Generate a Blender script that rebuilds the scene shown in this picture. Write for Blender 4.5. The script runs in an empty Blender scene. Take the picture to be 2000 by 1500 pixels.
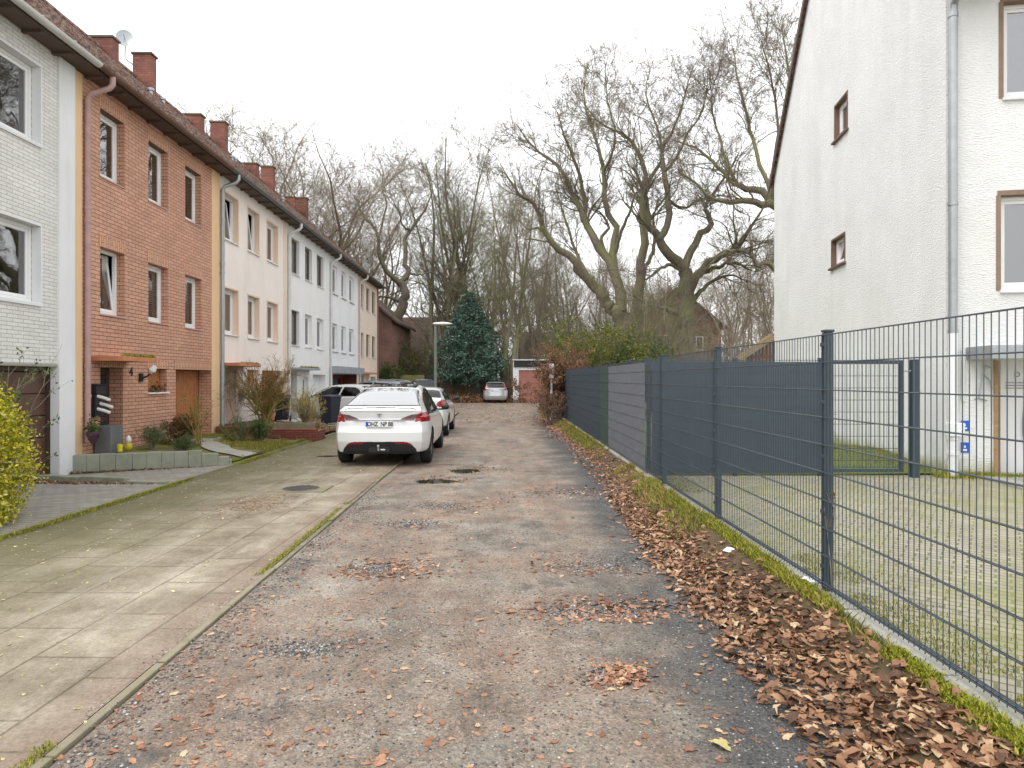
import bpy, math, random
import numpy as np
from mathutils import Vector, Matrix
R_ = math.radians
random.seed(7)
S = bpy.context.scene
COL = S.collection
FPX, HOR, CAMH = 1300.0, 740.0, 1.72

# ------------------------------------------------------------------ camera, world, sun, exposure
cam = bpy.data.cameras.new('camera'); camo = bpy.data.objects.new('camera', cam); COL.objects.link(camo)
camo.location = (0, 0, CAMH); camo.rotation_euler = (R_(90), 0, 0)
cam.sensor_width = 36; cam.lens = 36 * FPX / 2000; cam.shift_y = -(750 - HOR) / 2000
cam.clip_start = 0.05; cam.clip_end = 1500
S.camera = camo
W = bpy.data.worlds.new('World'); S.world = W; W.use_nodes = True
wn = W.node_tree; bg = wn.nodes['Background']
SUN_EL, SUN_AZ = R_(58), R_(238)
sky = wn.nodes.new('ShaderNodeTexSky'); sky.sky_type = 'NISHITA'; sky.sun_disc = False
sky.sun_elevation = SUN_EL; sky.sun_rotation = SUN_AZ; sky.air_density = 1.0; sky.dust_density = 6.0; sky.ozone_density = 1.0
hs = wn.nodes.new('ShaderNodeHueSaturation'); hs.inputs['Saturation'].default_value = 0.10
mx = wn.nodes.new('ShaderNodeMix'); mx.data_type = 'RGBA'; mx.inputs['Factor'].default_value = 0.72
mx.inputs['B'].default_value = (10.2, 10.35, 10.6, 1)
wn.links.new(sky.outputs[0], hs.inputs['Color']); wn.links.new(hs.outputs[0], mx.inputs['A'])
wn.links.new(mx.outputs['Result'], bg.inputs['Color']); bg.inputs['Strength'].default_value = 0.112
sl = bpy.data.lights.new('sun', 'SUN'); sl.energy = 0.6; sl.angle = R_(35); sl.color = (1, .965, .91)
so = bpy.data.objects.new('sun', sl); COL.objects.link(so)
d = Vector((math.sin(SUN_AZ) * math.cos(SUN_EL), math.cos(SUN_AZ) * math.cos(SUN_EL), math.sin(SUN_EL)))
so.rotation_euler = d.to_track_quat('Z', 'Y').to_euler()
S.view_settings.view_transform = 'Standard'; S.view_settings.look = 'None'
S.view_settings.exposure = 0.95; S.view_settings.gamma = 1.0
S.cycles.max_bounces = 6; S.cycles.transparent_max_bounces = 12

# ------------------------------------------------------------------ helpers
def P(px, py, Y): return Vector(((px - 1000) / FPX * Y, Y, CAMH + (HOR - py) / FPX * Y))
def G(px, py, z=0.0):
    Y = FPX * (CAMH - z) / (py - HOR); return Vector(((px - 1000) / FPX * Y, Y, z))
OFF = {}
def tag(o, label=None, cat=None, group=None, kind=None):
    if label: o['label'] = label
    if cat: o['category'] = cat
    if group: o['group'] = group
    if kind: o['kind'] = kind
    return o
def thing(name, label, cat, loc=(0, 0, 0), rotz=0, group=None, local=False):
    o = bpy.data.objects.new(name, None); COL.objects.link(o); o.empty_display_size = .3
    o.location = loc; o.rotation_euler = (0, 0, rotz); OFF[o.name] = Vector((0, 0, 0)) if local else Vector(loc)
    return tag(o, label, cat, group)
def link(o, parent):
    COL.objects.link(o)
    if parent is not None:
        o.parent = parent; OFF[o.name] = OFF[parent.name]
    return o
class MB:
    def __init__(s): s.v = []; s.f = []
    def add(s, vs, fs):
        n = len(s.v); s.v += [tuple(v) for v in vs]; s.f += [tuple(i + n for i in f) for f in fs]
    def hexa(s, c):   # 8 corners, bottom 4 ccw then top 4
        s.add(c, [(3, 2, 1, 0), (4, 5, 6, 7), (0, 1, 5, 4), (1, 2, 6, 5), (2, 3, 7, 6), (3, 0, 4, 7)])
    def box(s, x0, x1, y0, y1, z0, z1):
        s.hexa([(x0, y0, z0), (x1, y0, z0), (x1, y1, z0), (x0, y1, z0), (x0, y0, z1), (x1, y0, z1), (x1, y1, z1), (x0, y1, z1)])
    def bar(s, a, b, w, h, up=(0, 0, 1)):
        a = Vector(a); b = Vector(b); t = (b - a).normalized(); up = Vector(up)
        r = t.cross(up); r = r.normalized() if r.length > 1e-4 else Vector((1, 0, 0)); u = r.cross(t)
        c = []
        for p in (a, b):
            for i, j in ((-1, -1), (1, -1), (1, 1), (-1, 1)): c.append(p + r * (w / 2 * i) + u * (h / 2 * j))
        s.hexa([c[0], c[1], c[2], c[3], c[4], c[5], c[6], c[7]])
    def tube(s, pts, rad, n=8, caps=True):
        pts = [Vector(p) for p in pts]; k = len(pts)
        if not hasattr(rad, '__len__'): rad = [rad] * k
        base = len(s.v); prev = None
        for i, p in enumerate(pts):
            t = (pts[min(i + 1, k - 1)] - pts[max(i - 1, 0)]).normalized()
            if prev is None:
                prev = t.cross(Vector((.13, .21, 1)) if abs(t.z) < .9 else Vector((1, 0, 0))).normalized()
            a = (prev - t * prev.dot(t)).normalized(); prev = a; b = t.cross(a)
            for j in range(n):
                q = 2 * math.pi * j / n; s.v.append(tuple(p + (a * math.cos(q) + b * math.sin(q)) * rad[i]))
        for i in range(k - 1):
            for j in range(n):
                j2 = (j + 1) % n
                s.f.append((base + i * n + j, base + i * n + j2, base + (i + 1) * n + j2, base + (i + 1) * n + j))
        if caps:
            s.f.append(tuple(base + j for j in range(n))[::-1]); s.f.append(tuple(base + (k - 1) * n + j for j in range(n)))
    def lathe(s, prof, c=(0, 0, 0), axis='z', n=20):   # prof: (r, h)
        base = len(s.v); k = len(prof)
        for r, h in prof:
            for j in range(n):
                q = 2 * math.pi * j / n; a, b = r * math.cos(q), r * math.sin(q)
                p = {'z': (a, b, h), 'x': (h, a, b), 'y': (b, h, a)}[axis]
                s.v.append((p[0] + c[0], p[1] + c[1], p[2] + c[2]))
        for i in range(k - 1):
            for j in range(n):
                j2 = (j + 1) % n; s.f.append((base + i * n + j, base + i * n + j2, base + (i + 1) * n + j2, base + (i + 1) * n + j))
    def prism(s, poly, fn, a, b):   # fn(p, t) -> 3d
        n = len(poly); s.add([fn(p, a) for p in poly] + [fn(p, b) for p in poly],
            [tuple(range(n))[::-1], tuple(range(n, 2 * n))] + [(i, (i + 1) % n, n + (i + 1) % n, n + i) for i in range(n)])
    def build(s, name, m, parent=None, smooth=False, bevel=0, loc=None):
        me = bpy.data.meshes.new(name)
        off = OFF[parent.name] if parent is not None else Vector(loc or (0, 0, 0))
        me.from_pydata([(v[0] - off.x, v[1] - off.y, v[2] - off.z) for v in s.v], [], s.f); me.update()
        me.materials.append(m)
        o = bpy.data.objects.new(name, me); link(o, parent)
        if parent is None: o.location = off; OFF[o.name] = off
        if smooth:
            me.polygons.foreach_set('use_smooth', [True] * len(me.polygons))
            if smooth == 'auto': me.set_sharp_from_angle(angle=R_(40))
        if bevel:
            b = o.modifiers.new('bevel', 'BEVEL'); b.width = bevel; b.segments = 2; b.limit_method = 'ANGLE'
        return o
def npmesh(name, V, F, m, parent=None, smooth=False, loc=None):
    me = bpy.data.meshes.new(name); V = np.asarray(V, dtype=np.float64)
    off = OFF[parent.name] if parent is not None else Vector(loc or (0, 0, 0))
    V = V - np.array(off); F = np.asarray(F, dtype=np.int32); k = F.shape[1]
    me.vertices.add(len(V)); me.vertices.foreach_set('co', V.astype(np.float32).ravel())
    me.loops.add(F.size); me.loops.foreach_set('vertex_index', F.ravel())
    me.polygons.add(len(F)); me.polygons.foreach_set('loop_start', np.arange(0, F.size, k, dtype=np.int32))
    me.polygons.foreach_set('loop_total', np.full(len(F), k, dtype=np.int32))
    if smooth: me.polygons.foreach_set('use_smooth', np.ones(len(F), dtype=bool))
    me.update(calc_edges=True); me.validate(); me.materials.append(m)
    o = bpy.data.objects.new(name, me); link(o, parent)
    if parent is None: o.location = off; OFF[o.name] = off
    return o

# ------------------------------------------------------------------ materials
class NT:
    def __init__(s, name):
        s.m = bpy.data.materials.new(name); s.m.use_nodes = True; s.t = s.m.node_tree; s.b = s.t.nodes['Principled BSDF']
        s.out = s.t.nodes['Material Output']
    def n(s, typ, **kw):
        x = s.t.nodes.new('ShaderNode' + typ)
        for k, v in kw.items():
            if k in x.inputs: s.set(x.inputs[k], v)
            else: setattr(x, k, v)
        return x
    def set(s, inp, v):
        if isinstance(v, bpy.types.NodeSocket): s.t.links.new(v, inp)
        elif hasattr(v, '__len__') and len(v) == 3 and inp.type == 'RGBA': inp.default_value = (*v, 1)
        else: inp.default_value = v
    def pos(s): return s.n('NewGeometry').outputs['Position']
    def obj(s): return s.n('TexCoord').outputs['Object']
    def noise(s, scale, detail=4, rough=.6, vec=None, out='Fac', dist=0):
        x = s.n('TexNoise'); x.inputs['Scale'].default_value = scale; x.inputs['Detail'].default_value = detail
        x.inputs['Roughness'].default_value = rough; x.inputs['Distortion'].default_value = dist
        s.t.links.new(vec if vec is not None else s.pos(), x.inputs['Vector']); return x.outputs[out]
    def vor(s, scale, vec=None, feature='F1', out='Distance'):
        x = s.n('TexVoronoi'); x.feature = feature; x.inputs['Scale'].default_value = scale
        s.t.links.new(vec if vec is not None else s.pos(), x.inputs['Vector']); return x.outputs[out]
    def ramp(s, fac, stops, interp='LINEAR'):
        x = s.n('ValToRGB'); cr = x.color_ramp; cr.interpolation = interp
        while len(cr.elements) < len(stops): cr.elements.new(.5)
        for e, (p, c) in zip(cr.elements, stops):
            e.position = p; e.color = (*c, 1) if hasattr(c, '__len__') else (c, c, c, 1)
        s.t.links.new(fac, x.inputs[0]); return x.outputs[0]
    def mix(s, fac, a, b, mode='MIX'):
        x = s.n('Mix'); x.data_type = 'RGBA'; x.blend_type = mode
        s.set(x.inputs['Factor'], fac); s.set(x.inputs['A'], a); s.set(x.inputs['B'], b); return x.outputs['Result']
    def math(s, op, a, b=0.0, c=0.0):
        x = s.n('Math'); x.operation = op; s.set(x.inputs[0], a); s.set(x.inputs[1], b); s.set(x.inputs[2], c); return x.outputs[0]
    def bump(s, h, strength=.3, dist=.01, normal=None):
        x = s.n('Bump'); x.inputs['Strength'].default_value = strength; x.inputs['Distance'].default_value = dist
        s.t.links.new(h, x.inputs['Height'])
        if normal is not None: s.t.links.new(normal, x.inputs['Normal'])
        return x.outputs[0]
    def fin(s, col=None, rough=.7, normal=None, metal=0, spec=.5, coat=0):
        if col is not None: s.set(s.b.inputs['Base Color'], col)
        s.set(s.b.inputs['Roughness'], rough); s.b.inputs['Metallic'].default_value = metal
        s.b.inputs['Specular IOR Level'].default_value = spec; s.b.inputs['Coat Weight'].default_value = coat
        if normal is not None: s.t.links.new(normal, s.b.inputs['Normal'])
        return s.m
def simple(name, c, rough=.6, var=.15, scale=3, bump=0, bscale=60, metal=0, spec=.5, coat=0):
    t = NT(name); f = t.noise(scale, 5)
    lo = tuple(x * (1 - var) for x in c); hi = tuple(min(1, x * (1 + var)) for x in c)
    col = t.ramp(f, [(.3, lo), (.7, hi)])
    nrm = t.bump(t.noise(bscale, 3), .5, bump) if bump else None
    return t.fin(col, rough, nrm, metal, spec, coat)
def brick_mat(name, c1, c2, mortar, bw=.25, rh=.0775, ms=.006, bump=.006, stain=.2, vertical=False, rough=.75):
    t = NT(name); sp = t.n('SeparateXYZ', Vector=t.pos()); xy = t.math('ADD', sp.outputs[0], sp.outputs[1])
    cb = t.n('CombineXYZ')
    if vertical: t.set(cb.inputs[0], sp.outputs[2]); t.set(cb.inputs[1], xy)
    else: t.set(cb.inputs[0], xy); t.set(cb.inputs[1], sp.outputs[2])
    b = t.n('TexBrick'); t.t.links.new(cb.outputs[0], b.inputs['Vector'])
    for k, v in {'Scale': 1.0, 'Mortar Size': ms, 'Mortar Smooth': .15, 'Brick Width': bw, 'Row Height': rh, 'Bias': 0.0}.items(): b.inputs[k].default_value = v
    t.set(b.inputs['Color1'], c1); t.set(b.inputs['Color2'], c2); t.set(b.inputs['Mortar'], mortar)
    st = t.ramp(t.noise(.9, 6), [(.3, 1 - stain), (.7, 1.0)]); fine = t.ramp(t.noise(35, 3), [(.3, .88), (.7, 1.08)])
    col = t.mix(1.0, b.outputs['Color'], st, 'MULTIPLY'); col = t.mix(1.0, col, fine, 'MULTIPLY')
    h = t.math('ADD', t.math('MULTIPLY', b.outputs['Fac'], -1.0), t.math('MULTIPLY', t.noise(90, 3), .25))
    return t.fin(col, rough, t.bump(h, .7, bump))
def plaster_mat(name, c, scale=40, stain=(.78, .76, .70), bump=.008, amt=.6, streak=True):
    t = NT(name); col = t.ramp(t.noise(1.2, 5), [(.3, tuple(x * .92 for x in c)), (.7, c)])
    zz_ = t.n('SeparateXYZ', Vector=t.pos()).outputs[2]; col = t.mix(t.ramp(t.math('DIVIDE', t.math('ADD', zz_, t.math('MULTIPLY', t.noise(2.5, 6, .7), 1.2)), 4.0), [(.15, .7), (.4, 0)]), col, tuple(x * .72 for x in c))
    if streak:
        mp = t.n('Mapping'); t.t.links.new(t.pos(), mp.inputs[0]); mp.inputs['Scale'].default_value = (2.2, 2.2, .22)
        s = t.ramp(t.noise(1.0, 6, .65, mp.outputs[0]), [(.52, 0), (.78, amt)]); col = t.mix(s, col, tuple(a * b for a, b in zip(c, stain)))
    h = t.noise(scale, 5, .7); return t.fin(col, .85, t.bump(h, .6, bump))
def rand_mat(name, stops, rough=.6, trans=0, spec=.3):
    t = NT(name); r = t.n('NewGeometry').outputs['Random Per Island']; col = t.ramp(r, stops)
    fine = t.ramp(t.noise(60, 3), [(.3, .8), (.7, 1.1)]); col = t.mix(1.0, col, fine, 'MULTIPLY')
    m = t.fin(col, rough, spec=spec)
    if trans:
        tr = t.n('BsdfTranslucent'); t.t.links.new(col, tr.inputs[0]); ms = t.n('MixShader'); ms.inputs[0].default_value = trans
        t.t.links.new(t.b.outputs[0], ms.inputs[1]); t.t.links.new(tr.outputs[0], ms.inputs[2]); t.t.links.new(ms.outputs[0], t.out.inputs[0])
    return m
def glass_mat(name, tint=(.75, .8, .8), refl=2.1, base=.16):
    t = NT(name); t.t.nodes.remove(t.b)
    tr = t.n('BsdfTransparent', Color=tint); gl = t.n('BsdfGlossy'); gl.inputs['Roughness'].default_value = .015
    nb = t.bump(t.noise(1.5, 2), .25, .01); t.t.links.new(nb, gl.inputs['Normal'])
    fr = t.n('Fresnel'); fr.inputs[0].default_value = refl; f = t.math('MINIMUM', t.math('ADD', fr.outputs[0], base), 1.0)
    ms = t.n('MixShader'); t.set(ms.inputs[0], f); t.t.links.new(tr.outputs[0], ms.inputs[1]); t.t.links.new(gl.outputs[0], ms.inputs[2])
    t.t.links.new(ms.outputs[0], t.out.inputs[0]); return t.m
M = {}
M['glass'] = glass_mat('window glass')
M['carglass'] = glass_mat('car glass', (.10, .12, .12), 1.5, .02)
M['brightglass'] = glass_mat('sky reflecting glass', (.10, .12, .12), 1.9, .38)
M['pvc'] = simple('white pvc', (.78, .78, .77), .35, .03)
M['darkframe'] = simple('brown frame', (.07, .045, .035), .45, .15)
M['room'] = simple('room', (.16, .15, .14), .9)
M['curtain'] = simple('curtain', (.62, .6, .56), .9, .08, 12)
M['blind'] = simple('blind', (.6, .6, .58), .7, .06, 20)
M['brick'] = brick_mat('orange brick', (.68, .37, .25), (.58, .30, .195), (.17, .10, .07), .25, .0775, .0065, stain=.2)
M['soldier'] = brick_mat('soldier brick', (.66, .37, .24), (.58, .31, .2), (.16, .08, .05), .25, .075, .006, stain=.1, vertical=True)
M['chimbrick'] = brick_mat('chimney brick', (.36, .12, .075), (.24, .08, .055), (.14, .085, .065), .25, .083, .008, stain=.45)
M['oldbrick'] = brick_mat('old brick', (.31, .155, .115), (.25, .125, .095), (.24, .18, .15), .25, .083, .008, stain=.4)
M['redbrick'] = brick_mat('step brick', (.3, .07, .04), (.21, .05, .035), (.07, .04, .03), .24, .065, .008, stain=.3)
M['whitebrick'] = brick_mat('white brick', (.78, .77, .73), (.70, .69, .65), (.40, .38, .34), .24, .064, .0045, stain=.12)
M['peach'] = plaster_mat('peach render', (.84, .76, .70), 60, bump=.003)
M['peachdark'] = plaster_mat('apricot render', (.80, .60, .45), 60, bump=.003)
M['white3'] = plaster_mat('white render', (.79, .79, .78), 60, bump=.003)
M['white4'] = plaster_mat('cool white render', (.80, .81, .83), 60, bump=.003)
M['peach5'] = plaster_mat('cream render', (.78, .66, .55), 60, bump=.003)
M['yellow'] = plaster_mat('ochre render', (.76, .52, .30), 60, bump=.003)
M['trimwhite'] = plaster_mat('white trim', (.74, .75, .76), 60, bump=.002)
def gable_mat():
    t = NT('rough white render'); c = (.82, .82, .81)
    col = t.ramp(t.noise(.8, 6, .6), [(.3, tuple(x * .9 for x in c)), (.65, c)])
    mp = t.n('Mapping'); t.t.links.new(t.pos(), mp.inputs[0]); mp.inputs['Scale'].default_value = (1.5, 1.5, .16)
    s = t.ramp(t.noise(1.0, 6, .65, mp.outputs[0]), [(.46, 0), (.8, .45)]); col = t.mix(s, col, (.64, .64, .61))
    col = t.mix(t.ramp(t.noise(.35, 5, .6), [(.5, 0), (.62, .25)]), col, (.72, .69, .64))
    sp = t.n('SeparateXYZ', Vector=t.pos()); low = t.ramp(t.math('ADD', sp.outputs[2], t.math('MULTIPLY', t.noise(3, 5), .5)), [(.42, .9), (.66, 0)])
    col = t.mix(low, col, (.3, .3, .09))
    mp2 = t.n('Mapping'); t.t.links.new(t.pos(), mp2.inputs[0]); mp2.inputs['Scale'].default_value = (.6, .6, 1.9)
    h = t.math('ADD', t.noise(26, 5, .7, mp2.outputs[0]), t.math('MULTIPLY', t.vor(30, mp2.outputs[0]), .5))
    return t.fin(col, .9, t.bump(h, .7, .03))
M['gable'] = gable_mat()
def tile_mat():
    t = NT('roof tile'); col = t.ramp(t.noise(7, 6, .8), [(.38, (.045, .03, .03)), (.46, (.15, .08, .065)), (.52, (.24, .12, .09)), (.57, (.36, .31, .25)), (.64, (.10, .10, .05))])
    return t.fin(col, .85, t.bump(t.noise(60, 4), .5, .01))
M['tile'] = tile_mat()
M['soffit'] = simple('dark soffit wood', (.10, .07, .055), .7)
M['copper'] = simple('brown gutter', (.15, .085, .06), .5, .2)
M['pinkpipe'] = simple('weathered copper pipe', (.42, .27, .25), .5, .15, 5)
M['brownsurround'] = simple('brown render surround', (.24, .16, .12), .8, .15, 5)
M['zinc'] = simple('zinc', (.36, .38, .39), .42, .12, 4, metal=.6)
M['greygutter'] = simple('dark grey gutter', (.13, .135, .14), .5)
M['whitegutter'] = simple('pale gutter', (.6, .6, .58), .4, .1)
M['wooddoor'] = simple('varnished wood door', (.36, .14, .05), .5, .25, 6)
M['browndoor'] = simple('brown sectional door', (.10, .05, .035), .45, .1)
M['reddoor'] = simple('oxide red garage door', (.42, .17, .135), .6, .12, 2)
M['darkdoor'] = simple('dark door glass', (.02, .03, .035), .15)
M['slab'] = simple('canopy slab', (.5, .2, .1), .8, .2, 4)
M['slabgrey'] = simple('grey canopy slab', (.3, .32, .34), .8, .15, 4)
M['moss'] = rand_mat('moss', [(0, (.10, .12, .01)), (.5, (.24, .26, .02)), (1, (.42, .38, .04))], .95)
def concrete(name, c, moss=.35, seed=0):
    t = NT(name); col = t.ramp(t.noise(2.5, 6, .7), [(.3, tuple(x * .75 for x in c)), (.7, tuple(x * 1.1 for x in c))])
    m = t.ramp(t.noise(1.7, 6, .7), [(.5, 0), (.68, moss)]); col = t.mix(m, col, (.13, .14, .03))
    h = t.noise(70, 4, .7); return t.fin(col, .9, t.bump(h, .6, .006))
M['concrete'] = concrete('concrete', (.34, .33, .29))
M['mosscap'] = concrete('mossy chimney cap', (.13, .12, .09), .8)
M['kerb'] = concrete('kerb stone', (.25, .215, .15), .8)
M['stonewall'] = concrete('rough stone block', (.27, .285, .22), .6)
def road_mat():
    t = NT('worn gravel asphalt'); p = t.pos()
    big = t.noise(.42, 5, .6, p); med = t.noise(2.4, 6, .72, p); fine = t.noise(60, 4, .75, p); vf = t.vor(75, p, out='Color')
    base = t.ramp(med, [(.28, (.135, .112, .09)), (.5, (.245, .212, .172)), (.74, (.37, .33, .275))])
    red = t.ramp(t.noise(.75, 8, .78, p, dist=.3), [(.42, 0), (.68, .8)]); col = t.mix(red, base, t.ramp(fine, [(.3, (.18, .105, .07)), (.7, (.38, .24, .165))]))
    sp = t.n('SeparateXYZ', Vector=p)
    side = t.ramp(t.math('ADD', sp.outputs[0], t.math('MULTIPLY', t.noise(1.1, 5, .6, p), 1.6)), [(1.75 / 4, 0), (2.35 / 4, .8)])
    # coarse dark gravel towards the right edge
    x4 = t.math('DIVIDE', t.math('ADD', sp.outputs[0], t.math('MULTIPLY', t.noise(1.1, 5, .6, p), 1.6)), 4.0)
    side = t.ramp(x4, [(.36, 0), (.50, .92)])
    grav = t.ramp(fine, [(.3, (.025, .026, .027)), (.55, (.085, .086, .085)), (.75, (.22, .21, .195))])
    col = t.mix(side, col, grav)
    gp = t.ramp(t.noise(1.3, 5, .7, t.n('Mapping', Vector=p, Location=(13, 4, 0)).outputs[0]), [(.56, 0), (.68, .75)]); col = t.mix(gp, col, grav)
    far = t.ramp(t.math('DIVIDE', sp.outputs[1], 60.0), [(.35, 0), (.62, .6)]); col = t.mix(far, col, (.26, .21, .16))
    mpr = t.n('Mapping', Vector=p); mpr.inputs['Scale'].default_value = (1.6, .35, 1)
    col = t.mix(1.0, col, t.ramp(t.noise(.9, 6, .7, mpr.outputs[0]), [(.32, .66), (.52, 1.0), (.7, 1.22)]), 'MULTIPLY')
    spk = t.n('SeparateColor', Color=vf).outputs[0]
    col = t.mix(1.0, col, t.ramp(spk, [(.0, .62), (.35, .93), (.8, 1.03), (1, 1.4)]), 'MULTIPLY')
    h = t.math('ADD', t.math('MULTIPLY', t.vor(60, p), 1.0), t.math('MULTIPLY', fine, .9))
    n1 = t.bump(h, .9, .012); n2 = t.bump(med, .5, .04, n1)
    wet = t.ramp(big, [(.35, .55), (.65, .9)])
    return t.fin(col, wet, n2, spec=.35)
M['road'] = road_mat()
def slab_mat():
    t = NT('old paving slabs'); p = t.pos(); sp = t.n('SeparateXYZ', Vector=p)
    b = t.n('TexBrick'); mp = t.n('Mapping', Vector=p); mp.inputs['Rotation'].default_value = (0, 0, R_(91)); t.t.links.new(mp.outputs[0], b.inputs['Vector'])
    for k, v in {'Scale': 1.0, 'Mortar Size': .009, 'Mortar Smooth': .4, 'Brick Width': .75, 'Row Height': .5}.items(): b.inputs[k].default_value = v
    t.set(b.inputs['Color1'], (1, 1, 1)); t.set(b.inputs['Color2'], (.86, .85, .83)); t.set(b.inputs['Mortar'], (.46, .43, .33)); b.offset = .37; b.offset_frequency = 3
    base = t.ramp(t.noise(1.5, 7, .7, p), [(.3, (.15, .12, .08)), (.5, (.28, .235, .17)), (.7, (.44, .385, .30))])
    col = t.mix(.8, base, b.outputs[0], 'MULTIPLY')
    mpp = t.n('Mapping', Vector=p); mpp.inputs['Scale'].default_value = (2.6, .55, 1); mpp.inputs['Rotation'].default_value = (0, 0, R_(-28))
    col = t.mix(t.ramp(t.noise(1.0, 7, .75, mpp.outputs[0]), [(.5, 0), (.72, .75)]), col, (.42, .38, .31))
    xk = t.math('ADD', t.math('ADD', sp.outputs[0], t.math('MULTIPLY', sp.outputs[1], .02)), t.math('MULTIPLY', t.noise(2.2, 6, .75, p), .9))
    deb = t.ramp(t.math('DIVIDE', t.math('ADD', xk, 3.0), 2.0), [(.50, 0), (.70, .85)]); col = t.mix(deb, col, t.ramp(t.noise(50, 4, .75, p), [(.3, (.13, .085, .06)), (.7, (.30, .22, .165))]))
    x = t.math('DIVIDE', t.math('ADD', t.math('MULTIPLY', sp.outputs[0], -1.0), t.math('MULTIPLY', t.noise(.9, 6, .7, p), 2.2)), 8.0)
    ms = t.ramp(x, [(.50, 0), (.76, .85)]); col = t.mix(ms, col, (.11, .10, .04))
    st = t.ramp(t.noise(45, 4, .75, p), [(.3, .72), (.7, 1.2)]); col = t.mix(1.0, col, st, 'MULTIPLY')
    h = t.math('ADD', t.math('MULTIPLY', b.outputs['Fac'], -1.2), t.math('MULTIPLY', t.noise(70, 4, .7, p), .6))
    return t.fin(col, .85, t.bump(h, .8, .012))
M['slabs'] = slab_mat()
def paver_mat(name, c1, c2, joint, bw=.2, rh=.1, rot=0, ms=.006, green=.0, gcol=(.13, .17, .02), gmin=.45, gmax=.6):
    t = NT(name); p = t.pos(); b = t.n('TexBrick'); mp = t.n('Mapping', Vector=p); mp.inputs['Rotation'].default_value = (0, 0, R_(rot)); t.t.links.new(mp.outputs[0], b.inputs['Vector'])
    for k, v in {'Scale': 1.0, 'Mortar Size': ms, 'Mortar Smooth': .3, 'Brick Width': bw, 'Row Height': rh}.items(): b.inputs[k].default_value = v
    t.set(b.inputs['Color1'], c1); t.set(b.inputs['Color2'], c2)
    g = t.ramp(t.noise(.55, 6, .7, p), [(gmin, 0), (gmax, 1)]); t.set(b.inputs['Mortar'], t.mix(g, joint, gcol))
    col = t.mix(1.0, b.outputs[0], t.ramp(t.noise(3, 6, .75, p), [(.3, .72), (.7, 1.1)]), 'MULTIPLY')
    if green: col = t.mix(t.math('MULTIPLY', t.ramp(t.noise(1.1, 6, .75, p), [(.46, 0), (.66, 1)]), green), col, gcol)
    h = t.math('ADD', t.math('MULTIPLY', b.outputs['Fac'], -1.0), t.math('MULTIPLY', t.noise(80, 3, .7, p), .3))
    return t.fin(col, .85, t.bump(h, .7, .008))
M['drivepaver'] = paver_mat('driveway pavers', (.31, .285, .255), (.25, .232, .21), (.12, .11, .085), rot=12)
M['yardpaver'] = paver_mat('mossy yard pavers', (.345, .31, .245), (.29, .262, .21), (.14, .145, .06), rot=36, ms=.010, green=.5, gcol=(.19, .205, .04), gmin=.42, gmax=.56)
def soil_mat(name, a, b, g=.5, gc=(.15, .19, .02)):
    t = NT(name); p = t.pos(); col = t.ramp(t.noise(7, 6, .75, p), [(.3, a), (.7, b)])
    if g: col = t.mix(t.ramp(t.noise(1.6, 6, .7, p), [(.42, 0), (.6, g)]), col, gc)
    return t.fin(col, .95, t.bump(t.noise(40, 4, .75, p), .8, .03))
M['verge'] = soil_mat('leafy verge soil', (.05, .03, .018), (.15, .085, .05), .3, (.12, .12, .03))
M['garden'] = soil_mat('mossy garden soil', (.06, .05, .02), (.16, .13, .06), .95, (.19, .21, .02))
M['mulch'] = soil_mat('bark mulch', (.06, .03, .018), (.16, .09, .06), 0)
M['groundfar'] = soil_mat('leaf littered ground', (.09, .07, .035), (.2, .15, .09), .5, (.1, .12, .03))
M['lawn'] = soil_mat('lawn', (.06, .09, .02), (.14, .17, .04), .6)
M['water'] = NT('puddle water').fin((.035, .03, .02), .03, spec=.6)
M['fence'] = simple('anthracite coated steel', (.028, .046, .062), .4, .12, 6, spec=.5)
M['wire'] = simple('anthracite wire', (.042, .060, .076), .3, .12, 6, spec=.8)
M['strip'] = simple('anthracite plastic strip', (.026, .043, .060), .45, .12, 3)
M['greystrip'] = simple('grey plastic strip', (.13, .14, .165), .55, .2, 9)
M['fabric'] = simple('dark screen fabric', (.022, .040, .055), .7, .2, 3)
M['greenfabric'] = simple('green screen fabric', (.025, .055, .045), .7, .2, 3)
M['black'] = simple('black plastic', (.015, .015, .018), .5, .2)
M['rubber'] = simple('tyre rubber', (.018, .018, .018), .8, .2)
M['rim'] = simple('dark alloy', (.10, .10, .11), .35, .1, metal=.7)
M['silverrim'] = simple('silver alloy', (.42, .42, .43), .35, .1, metal=.7)
M['galv'] = simple('galvanised steel', (.42, .43, .42), .45, .15, 5, metal=.5)
M['olivepole'] = simple('grey green pole', (.16, .18, .15), .5, .15, 5)
def paint(name, c, metal=0):
    t = NT(name); sp = t.n('SeparateXYZ', Vector=t.obj())
    dirt = t.ramp(t.math('ADD', sp.outputs[2], t.math('MULTIPLY', t.noise(5, 5, .7, t.obj()), .35)), [(.35, .35), (.75, 0)])
    col = t.mix(dirt, c, (.3, .27, .23)); return t.fin(col, .22, None, metal, .5, .6)
M['whitepaint'] = paint('white car paint', (.74, .74, .73))
M['silverpaint'] = paint('silver car paint', (.5, .51, .52), .45)
M['greypaint'] = paint('blue grey car paint', (.42, .46, .5), .4)
M['bluepaint'] = paint('dark blue car paint', (.015, .03, .14), .2)
M['redlens'] = simple('red lens', (.30, .010, .014), .15, .1, coat=.5)
M['smokelens'] = simple('smoked lens', (.16, .09, .10), .15, .25, 20, coat=.5)
M['plate'] = simple('number plate white', (.8, .8, .8), .5, .02)
M['plateblue'] = simple('plate blue', (.01, .1, .6), .5, .02)
M['ink'] = simple('black ink', (.01, .01, .01), .6)
M['greyink'] = simple('grey emblem', (.2, .2, .2), .4)
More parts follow.
